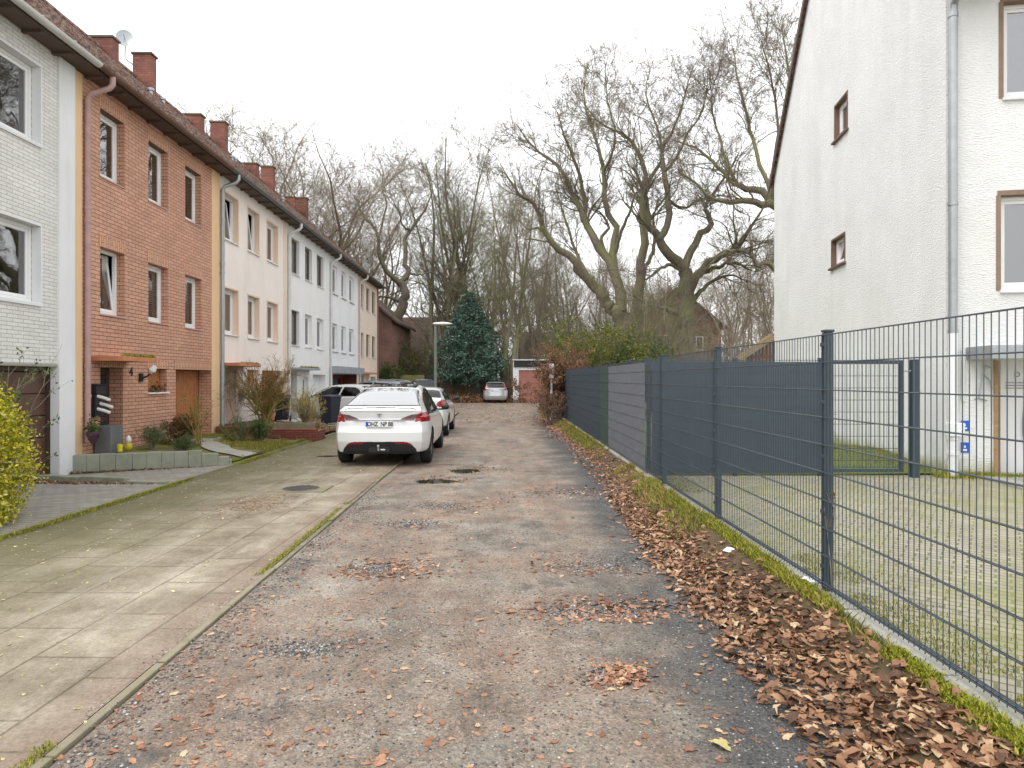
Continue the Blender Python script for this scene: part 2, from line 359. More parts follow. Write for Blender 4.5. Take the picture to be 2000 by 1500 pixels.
M['bin'] = simple('dark blue black bin', (.018, .022, .04), .55, .2, 4)
def bark_mat(name, a, b, moss=(.13, .15, .035), amt=.75, lo=.4, hi=.62):
    t = NT(name); p = t.pos(); mp = t.n('Mapping', Vector=p); mp.inputs['Scale'].default_value = (1, 1, .3)
    col = t.ramp(t.noise(9, 6, .75, mp.outputs[0]), [(.3, a), (.7, b)])
    nz = t.n('SeparateXYZ', Vector=t.n('NewGeometry').outputs['Normal']).outputs[2]
    f = t.math('ADD', t.noise(.8, 5, .6, p), t.math('MULTIPLY', nz, .08)); m = t.ramp(f, [(lo, 0), (hi, amt)])
    col = t.mix(m, col, moss); return t.fin(col, .95, t.bump(t.noise(18, 5, .7, mp.outputs[0]), .8, .04))
M['oak'] = bark_mat('oak bark', (.10, .08, .062), (.27, .225, .18), (.20, .21, .08), .8)
M['oakdark'] = bark_mat('dark oak bark', (.07, .056, .047), (.18, .145, .12), (.15, .165, .06), .5)
M['green'] = bark_mat('mossy green bark', (.15, .125, .095), (.28, .235, .18), (.22, .235, .09), .7, .38, .62)
M['twig'] = bark_mat('brown twigs', (.22, .175, .14), (.38, .31, .26), (.21, .21, .10), .45)
M['finetwig'] = bark_mat('fine reddish twigs', (.19, .145, .115), (.33, .26, .21), (.17, .17, .08), .4)
M['farwood'] = bark_mat('distant bare wood', (.25, .20, .155), (.38, .31, .25), (.27, .28, .15), .5)
M['conifer'] = rand_mat('blue green needles', [(0, (.02, .048, .034)), (.5, (.065, .135, .10)), (.8, (.16, .27, .20)), (1, (.30, .37, .25))], .5)
M['yellowleaf'] = rand_mat('variegated leaves', [(0, (.14, .18, .01)), (.3, (.42, .42, .02)), (.7, (.72, .62, .03)), (1, (.82, .78, .3))], .45, .25)
M['bambooleaf'] = rand_mat('yellow green leaves', [(0, (.06, .08, .02)), (.5, (.16, .18, .04)), (1, (.36, .35, .09))], .5, .3)
M['greenleaf'] = rand_mat('dark green leaves', [(0, (.03, .06, .012)), (.6, (.08, .14, .03)), (1, (.16, .2, .05))], .5, .2)
M['redleaf'] = rand_mat('red green leaves', [(0, (.04, .07, .02)), (.4, (.12, .1, .03)), (.7, (.22, .05, .03)), (1, (.3, .16, .06))], .5, .2)
M['beechleaf'] = rand_mat('withered brown leaves', [(0, (.12, .055, .03)), (.5, (.25, .125, .07)), (1, (.42, .25, .15))], .7, .3)
M['fallen'] = rand_mat('fallen leaves', [(0, (.05, .028, .018)), (.3, (.15, .075, .04)), (.6, (.28, .14, .075)), (.85, (.42, .24, .13)), (1, (.60, .44, .27))], .6, .1)
M['tanleaf'] = rand_mat('tan fallen leaves', [(0, (.16, .075, .045)), (.5, (.33, .165, .10)), (.9, (.48, .28, .17)), (1, (.66, .46, .28))], .75, .1)
M['paleleaf'] = rand_mat('pale fallen leaves', [(0, (.3, .25, .08)), (.5, (.5, .45, .2)), (1, (.7, .65, .4))], .7)
M['grass'] = rand_mat('grass blades', [(0, (.09, .11, .02)), (.5, (.26, .27, .045)), (.85, (.46, .40, .10)), (1, (.5, .36, .16))], .7, .3)
M['drygrass'] = rand_mat('dry grass', [(0, (.3, .2, .06)), (.6, (.5, .38, .13)), (1, (.3, .35, .06))], .8, .3)
M['pebble'] = rand_mat('gravel stones', [(0, (.045, .045, .048)), (.4, (.13, .125, .12)), (.75, (.24, .21, .19)), (1, (.5, .48, .45))], .8)
M['yellowflower'] = rand_mat('yellow blossom', [(0, (.5, .4, .02)), (1, (.8, .65, .05))], .6, .3)
M['palepaper'] = simple('crumpled white litter', (.75, .78, .8), .5, .05)

# ------------------------------------------------------------------ ground, road, yard
def rng(s): return np.random.default_rng(s)
def vnoise(x, y, seed=0):
    r = rng(seed); z = 0
    for f, a in ((.7, 1), (1.9, .5), (4.3, .28), (9.7, .15)):
        th = r.uniform(0, 6.28, 4); ph = r.uniform(0, 6.28, 4)
        for t_, p_ in zip(th, ph): z = z + a * .5 * np.sin(f * (x * np.cos(t_) + y * np.sin(t_)) + p_)
    return z
def grid_sheet(name, xs_fn, ys, nx, zfn, m, smooth=True, **tags):
    t = np.linspace(0, 1, nx); V = []
    for y in ys:
        a, b = xs_fn(y); x = a + (b - a) * t; V.append(np.stack([x, np.full(nx, y), zfn(x, np.full(nx, y))], 1))
    V = np.concatenate(V); n = len(ys); i = np.arange(n - 1)[:, None]; j = np.arange(nx - 1)[None]
    a = (i * nx + j).ravel(); F = np.stack([a, a + 1, a + nx + 1, a + nx], 1)
    o = npmesh(name, V, F, m, None, smooth); tag(o, **tags); return o
mb = MB(); mb.add([(-400, -60, -.08), (400, -60, -.08), (400, 700, -.08), (-400, 700, -.08)], [(0, 1, 2, 3)])
tag(mb.build('ground', M['groundfar']), kind='structure')
# potholes: centre px -> (x, y, rx, ry, depth, water)
HOLES = []
for px, py, rx, ry, dp, w in ((852, 936, .42, .32, .045, 1), (915, 917, .42, .5, .035, 1), (870, 985, .55, .35, .03, 0), (812, 1020, .45, .22, .025, 0), (740, 1110, .3, .2, .02, 0),
        (1175, 1100, .5, .28, .035, 0), (1135, 1190, .35, .2, .03, 0), (1235, 1190, .3, .16, .03, 0), (1175, 1320, .1, .1, .02, 0), (1130, 960, .7, .4, .02, 0), (590, 1265, .35, .16, .025, 0), (640, 890, .35, .25, .04, 2)):
    g = G(px, py); HOLES.append((g.x, g.y, rx, ry, dp, w))
def road_z(x, y):
    z = .012 * vnoise(x, y, 3) * .5 + .006 * vnoise(x * 3.1, y * 3.1, 4) * .6
    for hx, hy, rx, ry, dp, w in HOLES:
        r2 = ((x - hx) / rx) ** 2 + ((y - hy) / ry) ** 2; r2 = r2 * (1 + .45 * vnoise(x * 3.3, y * 3.3, 9)); z = z - dp * np.exp(-r2 ** 1.5)
    return z
def div_x(y): return -2.02 - .02 * y
ys = np.concatenate([np.arange(1.2, 8, .04), np.arange(8, 20, .08), np.arange(20, 34.1, .3)])
grid_sheet('road', lambda y: (div_x(y) + .03, 2.2), ys, 110, road_z, M['road'], kind='structure')
mb = MB(); mb.box(-7.0, 6.5, 34.1, 48.9, -.3, -.002); tag(mb.build('turning_area', M['road']), kind='structure')
def side_z(x, y):
    z = .018 + .008 * vnoise(x, y, 5) * .6
    hx, hy, rx, ry, dp, w = HOLES[-1]; return z - dp * np.exp(-(((x - hx) / rx) ** 2 + ((y - hy) / ry) ** 2) ** 1.5)
grid_sheet('pavement', lambda y: (-5.42, div_x(y) - .04), np.concatenate([np.arange(.8, 16, .12), np.arange(16, 34.2, .4)]), 40, side_z, M['slabs'], kind='structure')
mb = MB(); random.seed(3); y = 1.0
while y < 13.5:   # buried edging stones between pavement and road
    mb.hexa([Vector((div_x(y + a) + b, y + a, c)) for c in (-.1, .020 + random.uniform(-.008, .009)) for a, b in ((.006, -.035), (.006, .018), (.992, .018), (.992, -.035))]); y += 1.0
tag(mb.build('kerb_strip', M['kerb'], bevel=.006), kind='structure')
mb = MB(); y = 1.5
while y < 33:
    mb.box(-5.5, -5.42, y + .004, y + .996, -.1, .06 + random.uniform(-.004, .004)); y += 1.0
tag(mb.build('plot_edging', M['kerb'], bevel=.008), kind='structure')
for i, (hx, hy, rx, ry, dp, w) in enumerate(HOLES):
    if w:
        n = 28; base = .018 if w == 2 else 0
        mb = MB(); mb.add([(hx + rx * .95 * math.cos(q), hy + ry * .95 * math.sin(q), base - dp * .78) for q in np.linspace(0, 2 * math.pi, n, endpoint=False)], [tuple(range(n))])
        tag(mb.build('puddle', M['water']), kind='structure')
# verge between the road and the mesh fence
FX = lambda y: 2.356 - .0115 * y
def edge_x(y): return np.interp(y, [0, 3, 6, 12, 18, 30, 34], [1.45, 1.5, 1.55, 1.72, 1.62, 1.2, 1.1])
def verge_z(x, y):
    e = edge_x(y); t = np.clip((x - e) / (FX(y) - .1 - e), 0, 1); s = t * t * (3 - 2 * t)
    return -.03 + .17 * s + .02 * np.clip(vnoise(x * 1.7, y * 1.7, 6), -1, 1) * np.clip(t * 3, 0, 1)
grid_sheet('verge', lambda y: (edge_x(y) - .05, FX(y) - .07), np.arange(.6, 32.5, .12), 26, verge_z, M['verge'], kind='structure')
mb = MB(); y = .5
while y < 31:
    mb.hexa([Vector((FX(y + a) + b, y + a, c)) for c in (0, .165 + random.uniform(-.008, .008)) for a, b in ((.01, -.075), (.01, .05), (.99, .05), (.99, -.075))]); y += 1.0
tag(mb.build('fence_footing', M['concrete'], bevel=.01), kind='structure')
mb = MB(); mb.add([(2.38, -6, .1), (30, -6, .1), (30, 12, .1), (2.22, 12, .1)], [(0, 1, 2, 3)]); tag(mb.build('yard_paving', M['yardpaver']), kind='structure')
grid_sheet('lawn', lambda y: (1.9 if y > 30 else FX(y) + .05, 40), np.arange(11.2, 34, .7), 60, lambda x, y: .108 + .06 * np.clip(vnoise(x * .6, y * .6, 8), 0, 1) + .22 * np.exp(-((x - 7.0) / 1.1) ** 2 - ((y - 13.6) / 1.6) ** 2), M['lawn'], kind='structure')

# plots on the left
KF = .0154
def F(u, v, z): return Vector((-7.77 - KF * u + v, u + KF * v, z))
mb = MB(); mb.add([(-5.5, 1.5, .052), (-5.5, 10.6, .052), (-8.6, 11.3, .012), (-8.6, 1.5, .03)], [(3, 2, 1, 0)][0:1] and [(0, 1, 2, 3)]); tag(mb.build('driveway', M['drivepaver']), kind='structure')
mb = MB(); mb.add([(-5.5, 10.6, .05), (-5.5, 13.0, .05), (-8.6, 12.05, .0), (-8.6, 11.0, .0)], [(0, 1, 2, 3)]); tag(mb.build('driveway', M['drivepaver']), kind='structure')
def garden_z(x, y):
    t = np.clip((x + 8.0) / 2.5, 0, 1)
    zf = np.interp(y, [12, 13.5, 17.9, 18.1, 21.5, 23.5, 40], [.33, .30, .22, .44, .42, .1, .05]); ze = np.interp(y, [12, 13.2, 17.9, 18.2, 20.5, 22.5, 40], [.16, .09, .07, .16, .14, .04, .04])
    return zf * (1 - t) + ze * t + .02 * vnoise(x * 2, y * 2, 12) * .5
def gx(y): return (-8.5, -5.5)
ysg = np.concatenate([np.arange(13.0, 17.95, .15)])
grid_sheet('garden_bed', lambda y: (-8.35, -5.5 if y > 13.05 else -5.6), ysg, 24, garden_z, M['garden'], kind='structure')
V = [(-8.35, 12.12), (-5.5, 13.0), (-8.35, 13.0)]
mb = MB(); mb.add([(x, y, float(garden_z(np.array(x), np.array(y))) + .001) for x, y in V], [(0, 1, 2)]); tag(mb.build('garden_bed', M['garden']), kind='structure')
grid_sheet('garden_bed', lambda y: (-8.5, -5.5), np.concatenate([np.arange(18.2, 22.5, .2)]), 24, garden_z, M['mulch'], kind='structure')
grid_sheet('driveway', lambda y: (-8.9, -5.5), np.arange(22.5, 43, .5), 12, garden_z, M['drivepaver'], kind='structure')
# pale gravel path crossing the front garden to the garage
def on_garden(px, py):
    z = .1
    for _ in range(12):
        g = G(px, py, z); z = float(garden_z(np.array(g.x), np.array(g.y)))
    return Vector((g.x, g.y, z + .02))
mb = MB(); c = [on_garden(*p) for p in ((516, 894), (425, 879), (352, 838), (395, 834), (430, 862), (540, 884))]
mb.add([G(524, 900, .08), c[0], c[1], (-8.2, 16.0, .245), (-8.2, 17.75, .235), (-6.9, 17.1, .19), (-6.2, 15.4, .15), (-5.5, 14.4, .085)], [tuple(range(8))])
PATH = mb
n = 14; Lf = [Vector((-5.5, 13.6, 0)), Vector((-6.5, 14.3, 0)), Vector((-7.3, 15.3, 0)), Vector((-8.0, 15.9, 0))]; Rt = [Vector((-5.5, 14.35, 0)), Vector((-6.3, 14.95, 0)), Vector((-6.9, 16.1, 0)), Vector((-7.7, 17.6, 0))]
def poly_at(pl, t):
    s = t * (len(pl) - 1); i = min(int(s), len(pl) - 2); return pl[i].lerp(pl[i + 1], s - i)
mb = MB(); rows = []
for i in range(n + 1):
    a, b = poly_at(Lf, i / n), poly_at(Rt, i / n)
    for k in range(5):
        p = a.lerp(b, k / 4); p.z = float(garden_z(np.array(p.x), np.array(p.y))) + .025; rows.append(p)
mb.add(rows, [(i * 5 + k, i * 5 + k + 1, (i + 1) * 5 + k + 1, (i + 1) * 5 + k) for i in range(n) for k in range(4)])
tag(mb.build('path', M['concrete']), kind='structure')
mb = MB(); mb.add([(-5.56, 12.9, .055), (-5.5, 18.2, .055), (-5.5, 18.2, .12), (-5.56, 12.9, .12)], [(0, 1, 2, 3)]); mb.add([(-5.66, 12.88, -.02), (-5.40, 12.98, -.02), (-5.40, 18.0, -.0), (-5.8, 18.0, -.0), (-5.66, 12.88, .066), (-5.425, 12.98, .066), (-5.425, 18.0, .07), (-5.8, 18.0, .07)], [(0, 1, 5, 4), (4, 5, 6, 7), (1, 2, 6, 5)]); tag(mb.build('garden_bed', M['garden']), kind='structure')

# ------------------------------------------------------------------ terraced houses on the left
def fb(mb, u0, u1, v0, v1, z0, z1, Fn=F):
    mb.hexa([Fn(u0, v1, z0), Fn(u1, v1, z0), Fn(u1, v0, z0), Fn(u0, v0, z0), Fn(u0, v1, z1), Fn(u1, v1, z1), Fn(u1, v0, z1), Fn(u0, v0, z1)])
def sheet(mb, u0, u1, z0, z1, ops, v=0.0, Fn=F):
    us = sorted({u0, u1, *[a for o in ops for a in o[:2] if u0 < a < u1]}); zs = sorted({z0, z1, *[a for o in ops for a in o[2:4] if z0 < a < z1]})
    for a, b in zip(us, us[1:]):
        for c, e in zip(zs, zs[1:]):
            m_, k_ = (a + b) / 2, (c + e) / 2
            if any(o[0] < m_ < o[1] and o[2] < k_ < o[3] for o in ops): continue
            mb.add([Fn(a, v, c), Fn(b, v, c), Fn(b, v, e), Fn(a, v, e)], [(0, 1, 2, 3)])
    for a, b, c, e, d_ in ops:
        a = max(a, u0); w = v - d_
        q = [Fn(a, v, c), Fn(b, v, c), Fn(b, v, e), Fn(a, v, e), Fn(a, w, c), Fn(b, w, c), Fn(b, w, e), Fn(a, w, e)]
        mb.add(q, [(0, 4, 5, 1), (1, 5, 6, 2), (2, 6, 7, 3), (3, 7, 4, 0)])
def window(parent, u0, u1, z0, z1, v, Fn=F, frame='pvc', sill='trim', tilt=False, behind=None, sash=True, label=None, split=None, sillz=.03, sillout=.05, depth=.13):
    fm = M[frame]; w = .065; mb = MB(); a, b = v - .05, v + .015
    fb(mb, u0, u1, a, b, z0, z0 + w, Fn); fb(mb, u0, u1, a, b, z1 - w, z1, Fn); fb(mb, u0, u0 + w, a, b, z0 + w, z1 - w, Fn); fb(mb, u1 - w, u1, a, b, z0 + w, z1 - w, Fn)
    if split: fb(mb, u0 + (u1 - u0) * split - .04, u0 + (u1 - u0) * split + .04, a, b, z0 + w, z1 - w, Fn)
    o = mb.build('window', fm, parent, bevel=.006)
    if label: o['label'] = label
    def FnT(u, vv, z):
        if not tilt: return Fn(u, vv, z)
        q = R_(7); h = z - (z0 + w); dv = vv - v; return Fn(u, v + dv * math.cos(q) - h * math.sin(q), z0 + w + h * math.cos(q) + dv * math.sin(q))
    s = .055; x0, x1, y0, y1 = u0 + w + .003, u1 - w - .003, z0 + w + .003, z1 - w - .003; mb = MB(); a2, b2 = v - .035, v + .004
    if sash:
        fb(mb, x0, x1, a2, b2, y0, y0 + s, FnT); fb(mb, x0, x1, a2, b2, y1 - s, y1, FnT); fb(mb, x0, x0 + s, a2, b2, y0 + s, y1 - s, FnT); fb(mb, x1 - s, x1, a2, b2, y0 + s, y1 - s, FnT)
        mb.build('sash', fm, o, bevel=.004)
    else: s = 0
    mb = MB(); mb.add([FnT(x0 + s, v - .015, y0 + s), FnT(x1 - s, v - .015, y0 + s), FnT(x1 - s, v - .015, y1 - s), FnT(x0 + s, v - .015, y1 - s)], [(0, 1, 2, 3)]); mb.build('pane', M['glass'], o)
    mb = MB()
    fb(mb, u0 - .02, u1 + .02, v + .02, v + depth + sillout, z0 - sillz - .012, z0 - .012, Fn) if sill else None
    if sill: mb.build('sill', M[{'trim': 'trimwhite', 'brown': 'pinkpipe', 'concrete': 'concrete', 'slate': 'zinc'}[sill]], o, bevel=.004)
    if behind == 'curtain':
        mb = MB(); N = 26
        for side in ((x0, x0 + (x1 - x0) * .32), (x1 - (x1 - x0) * .3, x1)):
            pts = [(side[0] + (side[1] - side[0]) * k / N, v - .13 + .018 * math.sin(k * 1.9)) for k in range(N + 1)]
            mb.add([Fn(p[0], p[1], z) for z in (z0 + w, z1 - w) for p in pts], [(k, k + 1, N + 1 + k + 1, N + 1 + k) for k in range(N)])
        mb.build('curtain', M['curtain'], o)
    if behind == 'net':
        mb = MB(); N = 60
        pts = [(x0 + (x1 - x0) * k / N, v - .12 + .012 * math.sin(k * 1.5)) for k in range(N + 1)]
        mb.add([Fn(p[0], p[1], z) for z in (z0 + w, z1 - w) for p in pts], [(k, k + 1, N + 1 + k + 1, N + 1 + k) for k in range(N)])
        mb.build('curtain', M['curtain'], o)
    if behind == 'blind':
        mb = MB(); z = z0 + w
        while z < z1 - w:
            fb(mb, x0, x1, v - .1, v - .085, z, z + .042, Fn); z += .052
        mb.build('blind', M['blind'], o)
    return o
def tile_roof(u0, u1, Fn, v_eave, v_ridge, z_eave, z_ridge, parent, m):
    L = math.hypot(v_ridge - v_eave, z_ridge - z_eave); nr = max(2, int(L / .34)); V = []; Fc = []
    us = np.arange(u0, u1 + .001, .05); nu = len(us); nx_, nz_ = (z_ridge - z_eave) / L, abs(v_ridge - v_eave) / L
    sgn = 1 if v_ridge < v_eave else -1; rr = rng(int(abs(u0 * 10)) + 5)
    for r in range(nr):
        jit = np.repeat(rr.normal(0, .006, (nu + 3) // 4 + 1), 4)[:nu]
        for e, lift in ((0, .045), (1, .012)):
            s = (r + e) / nr; v = v_eave + (v_ridge - v_eave) * s; z = z_eave + (z_ridge - z_eave) * s
            h = lift + .018 * np.cos(us * 2 * math.pi / .2) + jit
            for u, hh in zip(us, h): V.append(tuple(Fn(u, v + sgn * nx_ * hh, z + nz_ * hh)))
        b = r * 2 * nu
        for i in range(nu - 1):
            Fc.append((b + i, b + i + 1, b + nu + i + 1, b + nu + i))
            if r: Fc.append((b - nu + i, b - nu + i + 1, b + i + 1, b + i))
    Fc = [f if sgn > 0 else f[::-1] for f in Fc]
    return npmesh('roof', V, Fc, m, parent)
ZE, ZR, VE, VR = 7.40, 11.75, .38, -4.5
def downpipe(parent, pts, m, r=.05, name='downpipe', coll=()):
    mb = MB(); mb.tube(pts, r, 12)
    for p in coll: mb.tube([Vector(p) - Vector((0, 0, .03)), Vector(p) + Vector((0, 0, .03))], r * 1.18, 12)
    return mb.build(name, m, parent, smooth='auto')
def chimney(parent, u, v0, v1, du, ztop, m=None, cap=True):
    mb = MB(); zb = ZE + .84 * (VE - v0) - .6; fb(mb, u, u + du, v0, v1, zb if zb < 10.8 else 10.6, ztop)
    o = mb.build('chimney', M['chimbrick'], parent, bevel=.01)
    if cap:
        mb = MB(); fb(mb, u - .04, u + du + .04, v0 - .04, v1 + .04, ztop + .002, ztop + .07); mb.build('cap', M['mosscap'], o, bevel=.01)
    return o
def vent(parent, u, v, z):
    mb = MB(); p = F(u, v, z); mb.tube([p, p + Vector((0, 0, .35))], .06, 12); mb.tube([p + Vector((0, 0, .33)), p + Vector((0, 0, .40))], .095, 12); mb.build('vent_pipe', M['zinc'], parent, smooth='auto')
W3 = [(.62, 1.58), (2.32, 3.27), (4.0, 5.03)]
Z_UP, Z_MID = (5.66, 6.97), (2.99, 4.29)
def house(name, label, u0, wall, spec):
    u1 = u0 + 5.95; t = thing(name, label, 'house', F(u0 + 3, -4, 0), group='terraced houses')
    ops = []; wins = spec['wins']; d_ = spec.get('depth', .13)
    for r, (zlo, zhi) in enumerate((Z_UP, Z_MID)):
        for k, (a, b) in enumerate(wins): ops.append((u0 + a, u0 + b, zlo, zhi, d_))
    for a, b, c, e, dd in spec['ground']: ops.append((u0 + a, u0 + b, c, e, dd))
    ws, we = spec.get('strip', (0, 0)); zt = ZE + .1
    mb = MB(); sheet(mb, u0 + ws, u1 - we, -.3, zt, ops)
    if spec.get('end'):
        mb.add([F(u1, 0, -.3), F(u1, -9, -.3), F(u1, -9, zt), F(u1, -4.5, ZR - .12), F(u1, 0, zt)], [(0, 1, 2, 3, 4)])
    if spec.get('start'): mb.add([F(u0, 0, -.3), F(u0, -9, -.3), F(u0, -9, zt), F(u0, -4.5, ZR - .12), F(u0, 0, zt)], [(4, 3, 2, 1, 0)])
    mb.build('wall', M[wall], t)
    mb = MB(); mb.add([F(u0, -9.01, -.3), F(u1, -9.01, -.3), F(u1, -9.01, zt), F(u0, -9.01, zt)], [(3, 2, 1, 0)]); mb.build('rear_wall', M[wall], t)
    mb = MB()   # dark rooms behind the panes
    q = [F(u0 + .1, -.36, -.2), F(u1 - .1, -.36, -.2), F(u1 - .1, -.36, zt - .1), F(u0 + .1, -.36, zt - .1), F(u0 + .1, -2.5, -.2), F(u1 - .1, -2.5, -.2), F(u1 - .1, -2.5, zt - .1), F(u0 + .1, -2.5, zt - .1)]
    mb.add(q, [(4, 5, 6, 7), (0, 1, 5, 4), (2, 3, 7, 6), (1, 2, 6, 5), (3, 0, 4, 7)]); fb(mb, u0 + .1, u1 - .1, -2.5, -.34, 4.9, 5.1); mb.build('interior', M['room'], t)
    for r, (zlo, zhi) in enumerate((Z_UP, Z_MID)):
        for k, (a, b) in enumerate(wins):
            kw = dict(spec.get('win', {})); kw.update(spec.get('each', {}).get((r, k), {}))
            window(t, u0 + a + .004, u0 + b - .004, zlo + .004, zhi - .004, -d_, depth=d_, **kw)
    roof = tile_roof(u0, u1, F, VE, VR, ZE + .09, ZR, t, M['tile'])
    mb = MB(); fb(mb, u0, u1, -9.3, -4.5, ZR - .06, ZR - .02)
    mb = MB(); mb.add([F(u0, VR, ZR), F(u1, VR, ZR), F(u1, -9.35, ZE), F(u0, -9.35, ZE)], [(3, 2, 1, 0)]); mb.build('rear_slope', M['tile'], roof)
    mb = MB(); mb.tube([F(u0, VR, ZR + .05), F(u1, VR, ZR + .05)], .1, 8); mb.build('ridge', M['tile'], roof)
    mb = MB(); fb(mb, u0, u1, .002, VE - .02, ZE - .03, ZE + .0); fb(mb, u0, u1, VE - .02, VE + .0, ZE - .035, ZE + .1)
    k = u0 + .3
    while k < u1: fb(mb, k, k + .07, .004, VE - .05, ZE - .08, ZE - .031); k += .72
    mb.build('soffit', M['soffit'], roof)
    mb = MB(); g0, g1 = u0, u1; prof = [(math.cos(q) * .075, math.sin(q) * .075) for q in np.linspace(math.pi, 2 * math.pi, 9)]
    c0 = VE + .08; zc = ZE + .045; n = len(prof); vs = [F(g, c0 + p[0] * s_, zc + p[1] * s_) for g in (g0, g1) for s_ in (1, .9) for p in prof]
    fs = [(i, i + 1, 2 * n + i + 1, 2 * n + i) for i in range(n - 1)] + [(n + i, 3 * n + i, 3 * n + i + 1, n + i + 1) for i in range(n - 1)] + [(0, 2 * n, 3 * n, n), (n - 1, 2 * n - 1, 4 * n - 1, 3 * n - 1)] + [(i, n + i, n + i + 1, i + 1) for i in range(n - 1)]
    mb.add(vs, fs)
    k = g0 + .35
    while k < g1 - .1:
        fb(mb, k, k + .03, c0 - .085, c0 + .085, zc + .002, zc + .012); k += .8
    mb.build('gutter', M[spec['gutter']], t, smooth='auto')
    if spec.get('pipe'):
        up, m = spec['pipe']; v1 = .07; zz = spec.get('pipez', .25)
        downpipe(t, [F(up + .12, c0, zc - .05), F(up + .12, c0, zc - .2), F(up + .1, c0 - .05, zc - .28), F(up + .01, v1 + .05, zc - .42), F(up, v1, zc - .52), F(up, v1, 4), F(up, v1, zz)], M[m], .052, coll=[F(up, v1, z) for z in (4.9, 4.65, 1.95, 1.4)])
    for nm, m, boxes in spec.get('boxes', ()):
        mb = MB()
        for a, b, v0, v1, c, e in boxes: fb(mb, u0 + a, u0 + b, v0, v1, c, e)
        mb.build(nm, M[m], t, bevel=.006)
    return t
GR = lambda z0=.28: [(.80, 1.58, z0, 1.95, .28), (2.54, 3.37, 1.42, 1.95, .16), (3.78, 5.73, z0 - .1, 1.95, .33)]
# --- white brick house, nearest on the left
U = 12.08 - 5.95
t0 = house('row_house', 'white glazed brick house with brown garage door, nearest on the left', U, 'whitebrick', dict(start=True, wins=[(1.6, 5.08)], depth=.16, strip=(0, .45),
    win=dict(split=.5, sillz=.05, sillout=.03), ground=[(2.6, 5.62, -.25, 1.93, .2)], gutter='whitegutter', boxes=[
    ('pilaster', 'trimwhite', [(5.5, 5.93, -.12, .045, -.3, ZE - .04)]),
    ('lintel', 'concrete', [(2.5, 5.66, .003, .012, 1.93, 1.975)])]))
for zlo, zhi in (Z_UP, Z_MID):
    mb = MB(); a, b = U + 1.6, U + 5.08; fb(mb, a, b + .02, -.14, .012, zhi - .003, zhi + .03); fb(mb, b - .003, b + .03, -.14, .012, zlo, zhi - .004); fb(mb, a, b + .03, -.14, .02, zlo - .03, zlo + .003); mb.build('window_surround', M['trimwhite'], t0)
mb = MB(); z = -.05
while z < 1.8: fb(mb, U + 2.6, U + 5.5, -.235, -.20, z, z + .37); z += .38
g_ = mb.build('garage_door', M['browndoor'], t0, bevel=.012); mb = MB(); fb(mb, U + 5.5, U + 5.615, -.24, -.13, -.1, 1.92); fb(mb, U + 2.6, U + 5.5, -.24, -.17, 1.85, 1.925); mb.build('frame', M['darkframe'], g_, bevel=.006)
# --- orange brick house
U = 12.08
W1 = [(.80, 1.63), (2.56, 3.41), (4.26, 5.14)]
t1 = house('row_house', 'orange brick house number 4 with newspapers in its letter boxes', U, 'brick', dict(wins=W1, depth=.17, strip=(.24, .21), ground=GR(), gutter='copper', pipe=(U + .30, 'pinkpipe'), pipez=.55,
    win=dict(sill='brown', sillz=.03, sillout=.02), each={(0, 0): dict(behind=None), (1, 0): dict(tilt=True, behind='curtain'), (1, 1): dict(behind='blind'), (1, 2): dict(behind='net')},
    boxes=[('canopy', 'slab', [(.5, 1.72, .004, .62, 2.06, 2.15)]), ('party_strip', 'yellow', [(0.0, .24, -.1, .012, -.3, ZE - .04)]), ('party_strip', 'yellow', [(5.74, 5.95, -.1, .012, -.3, ZE - .04)])]))
for (zlo, zhi) in (Z_UP, Z_MID):
    for a, b in W1: mb = MB(); fb(mb, U + a - .06, U + b + .06, .002, .006, zhi, zhi + .24); mb.build('brick_lintel', M['soldier'], t1)
for a, b, c in ((.74, 1.64, 2.055), (2.48, 3.43, 2.15), (3.72, 5.66, 2.17)): mb = MB(); fb(mb, U + a, U + b, .002, .006, 1.95, c); mb.build('brick_lintel', M['soldier'], t1)
mb = MB(); fb(mb, U + .80, U + 1.58, -.33, -.28, .28, 1.95); dd = mb.build('front_door', M['darkframe'], t1); mb = MB(); fb(mb, U + .9, U + 1.46, -.279, -.272, .95, 1.84); fb(mb, U + .9, U + 1.46, -.279, -.272, .38, .86); mb.build('pane', M['darkdoor'], dd)
mb = MB(); k = U + 3.8
while k < U + 5.7: fb(mb, k, k + .112, -.37, -.335, .15, 1.94); k += .12
mb.build('garage_door', M['wooddoor'], t1, bevel=.006)
mb = MB(); fb(mb, U + 2.54, U + 3.37, -.2, -.165, 1.42, 1.95); mb.build('niche_panel', M['wooddoor'], t1); mb = MB(); fb(mb, U + 2.5, U + 3.41, -.15, .05, 1.385, 1.418); mb.build('niche_sill', M['trimwhite'], t1, bevel=.004)
def text_mesh(body, size, name, m, parent, M4, ext=.004, bold=0):
    cu = bpy.data.curves.new('text', 'FONT'); cu.body = body; cu.size = size; cu.extrude = ext; cu.align_x = 'CENTER'; cu.align_y = 'CENTER'; cu.offset = bold
    tmp = bpy.data.objects.new('tmp', cu); me = bpy.data.meshes.new_from_object(tmp); bpy.data.objects.remove(tmp); me.transform(M4); me.materials.clear(); me.materials.append(m)
    if parent is not None: me.transform(Matrix.Translation(-OFF[parent.name]))
    o = bpy.data.objects.new(name, me); link(o, parent); return o
def face_plus_x(p, yaw=0):   # text readable from the street side (+x)
    return Matrix.Translation(p) @ Matrix.Rotation(R_(90) - math.atan(-KF) + yaw, 4, 'Z') @ Matrix.Rotation(R_(90), 4, 'X')
text_mesh('4', .26, 'house_number', M['ink'], t1, face_plus_x(F(U + 1.86, .012, 1.86)), .006, .004)
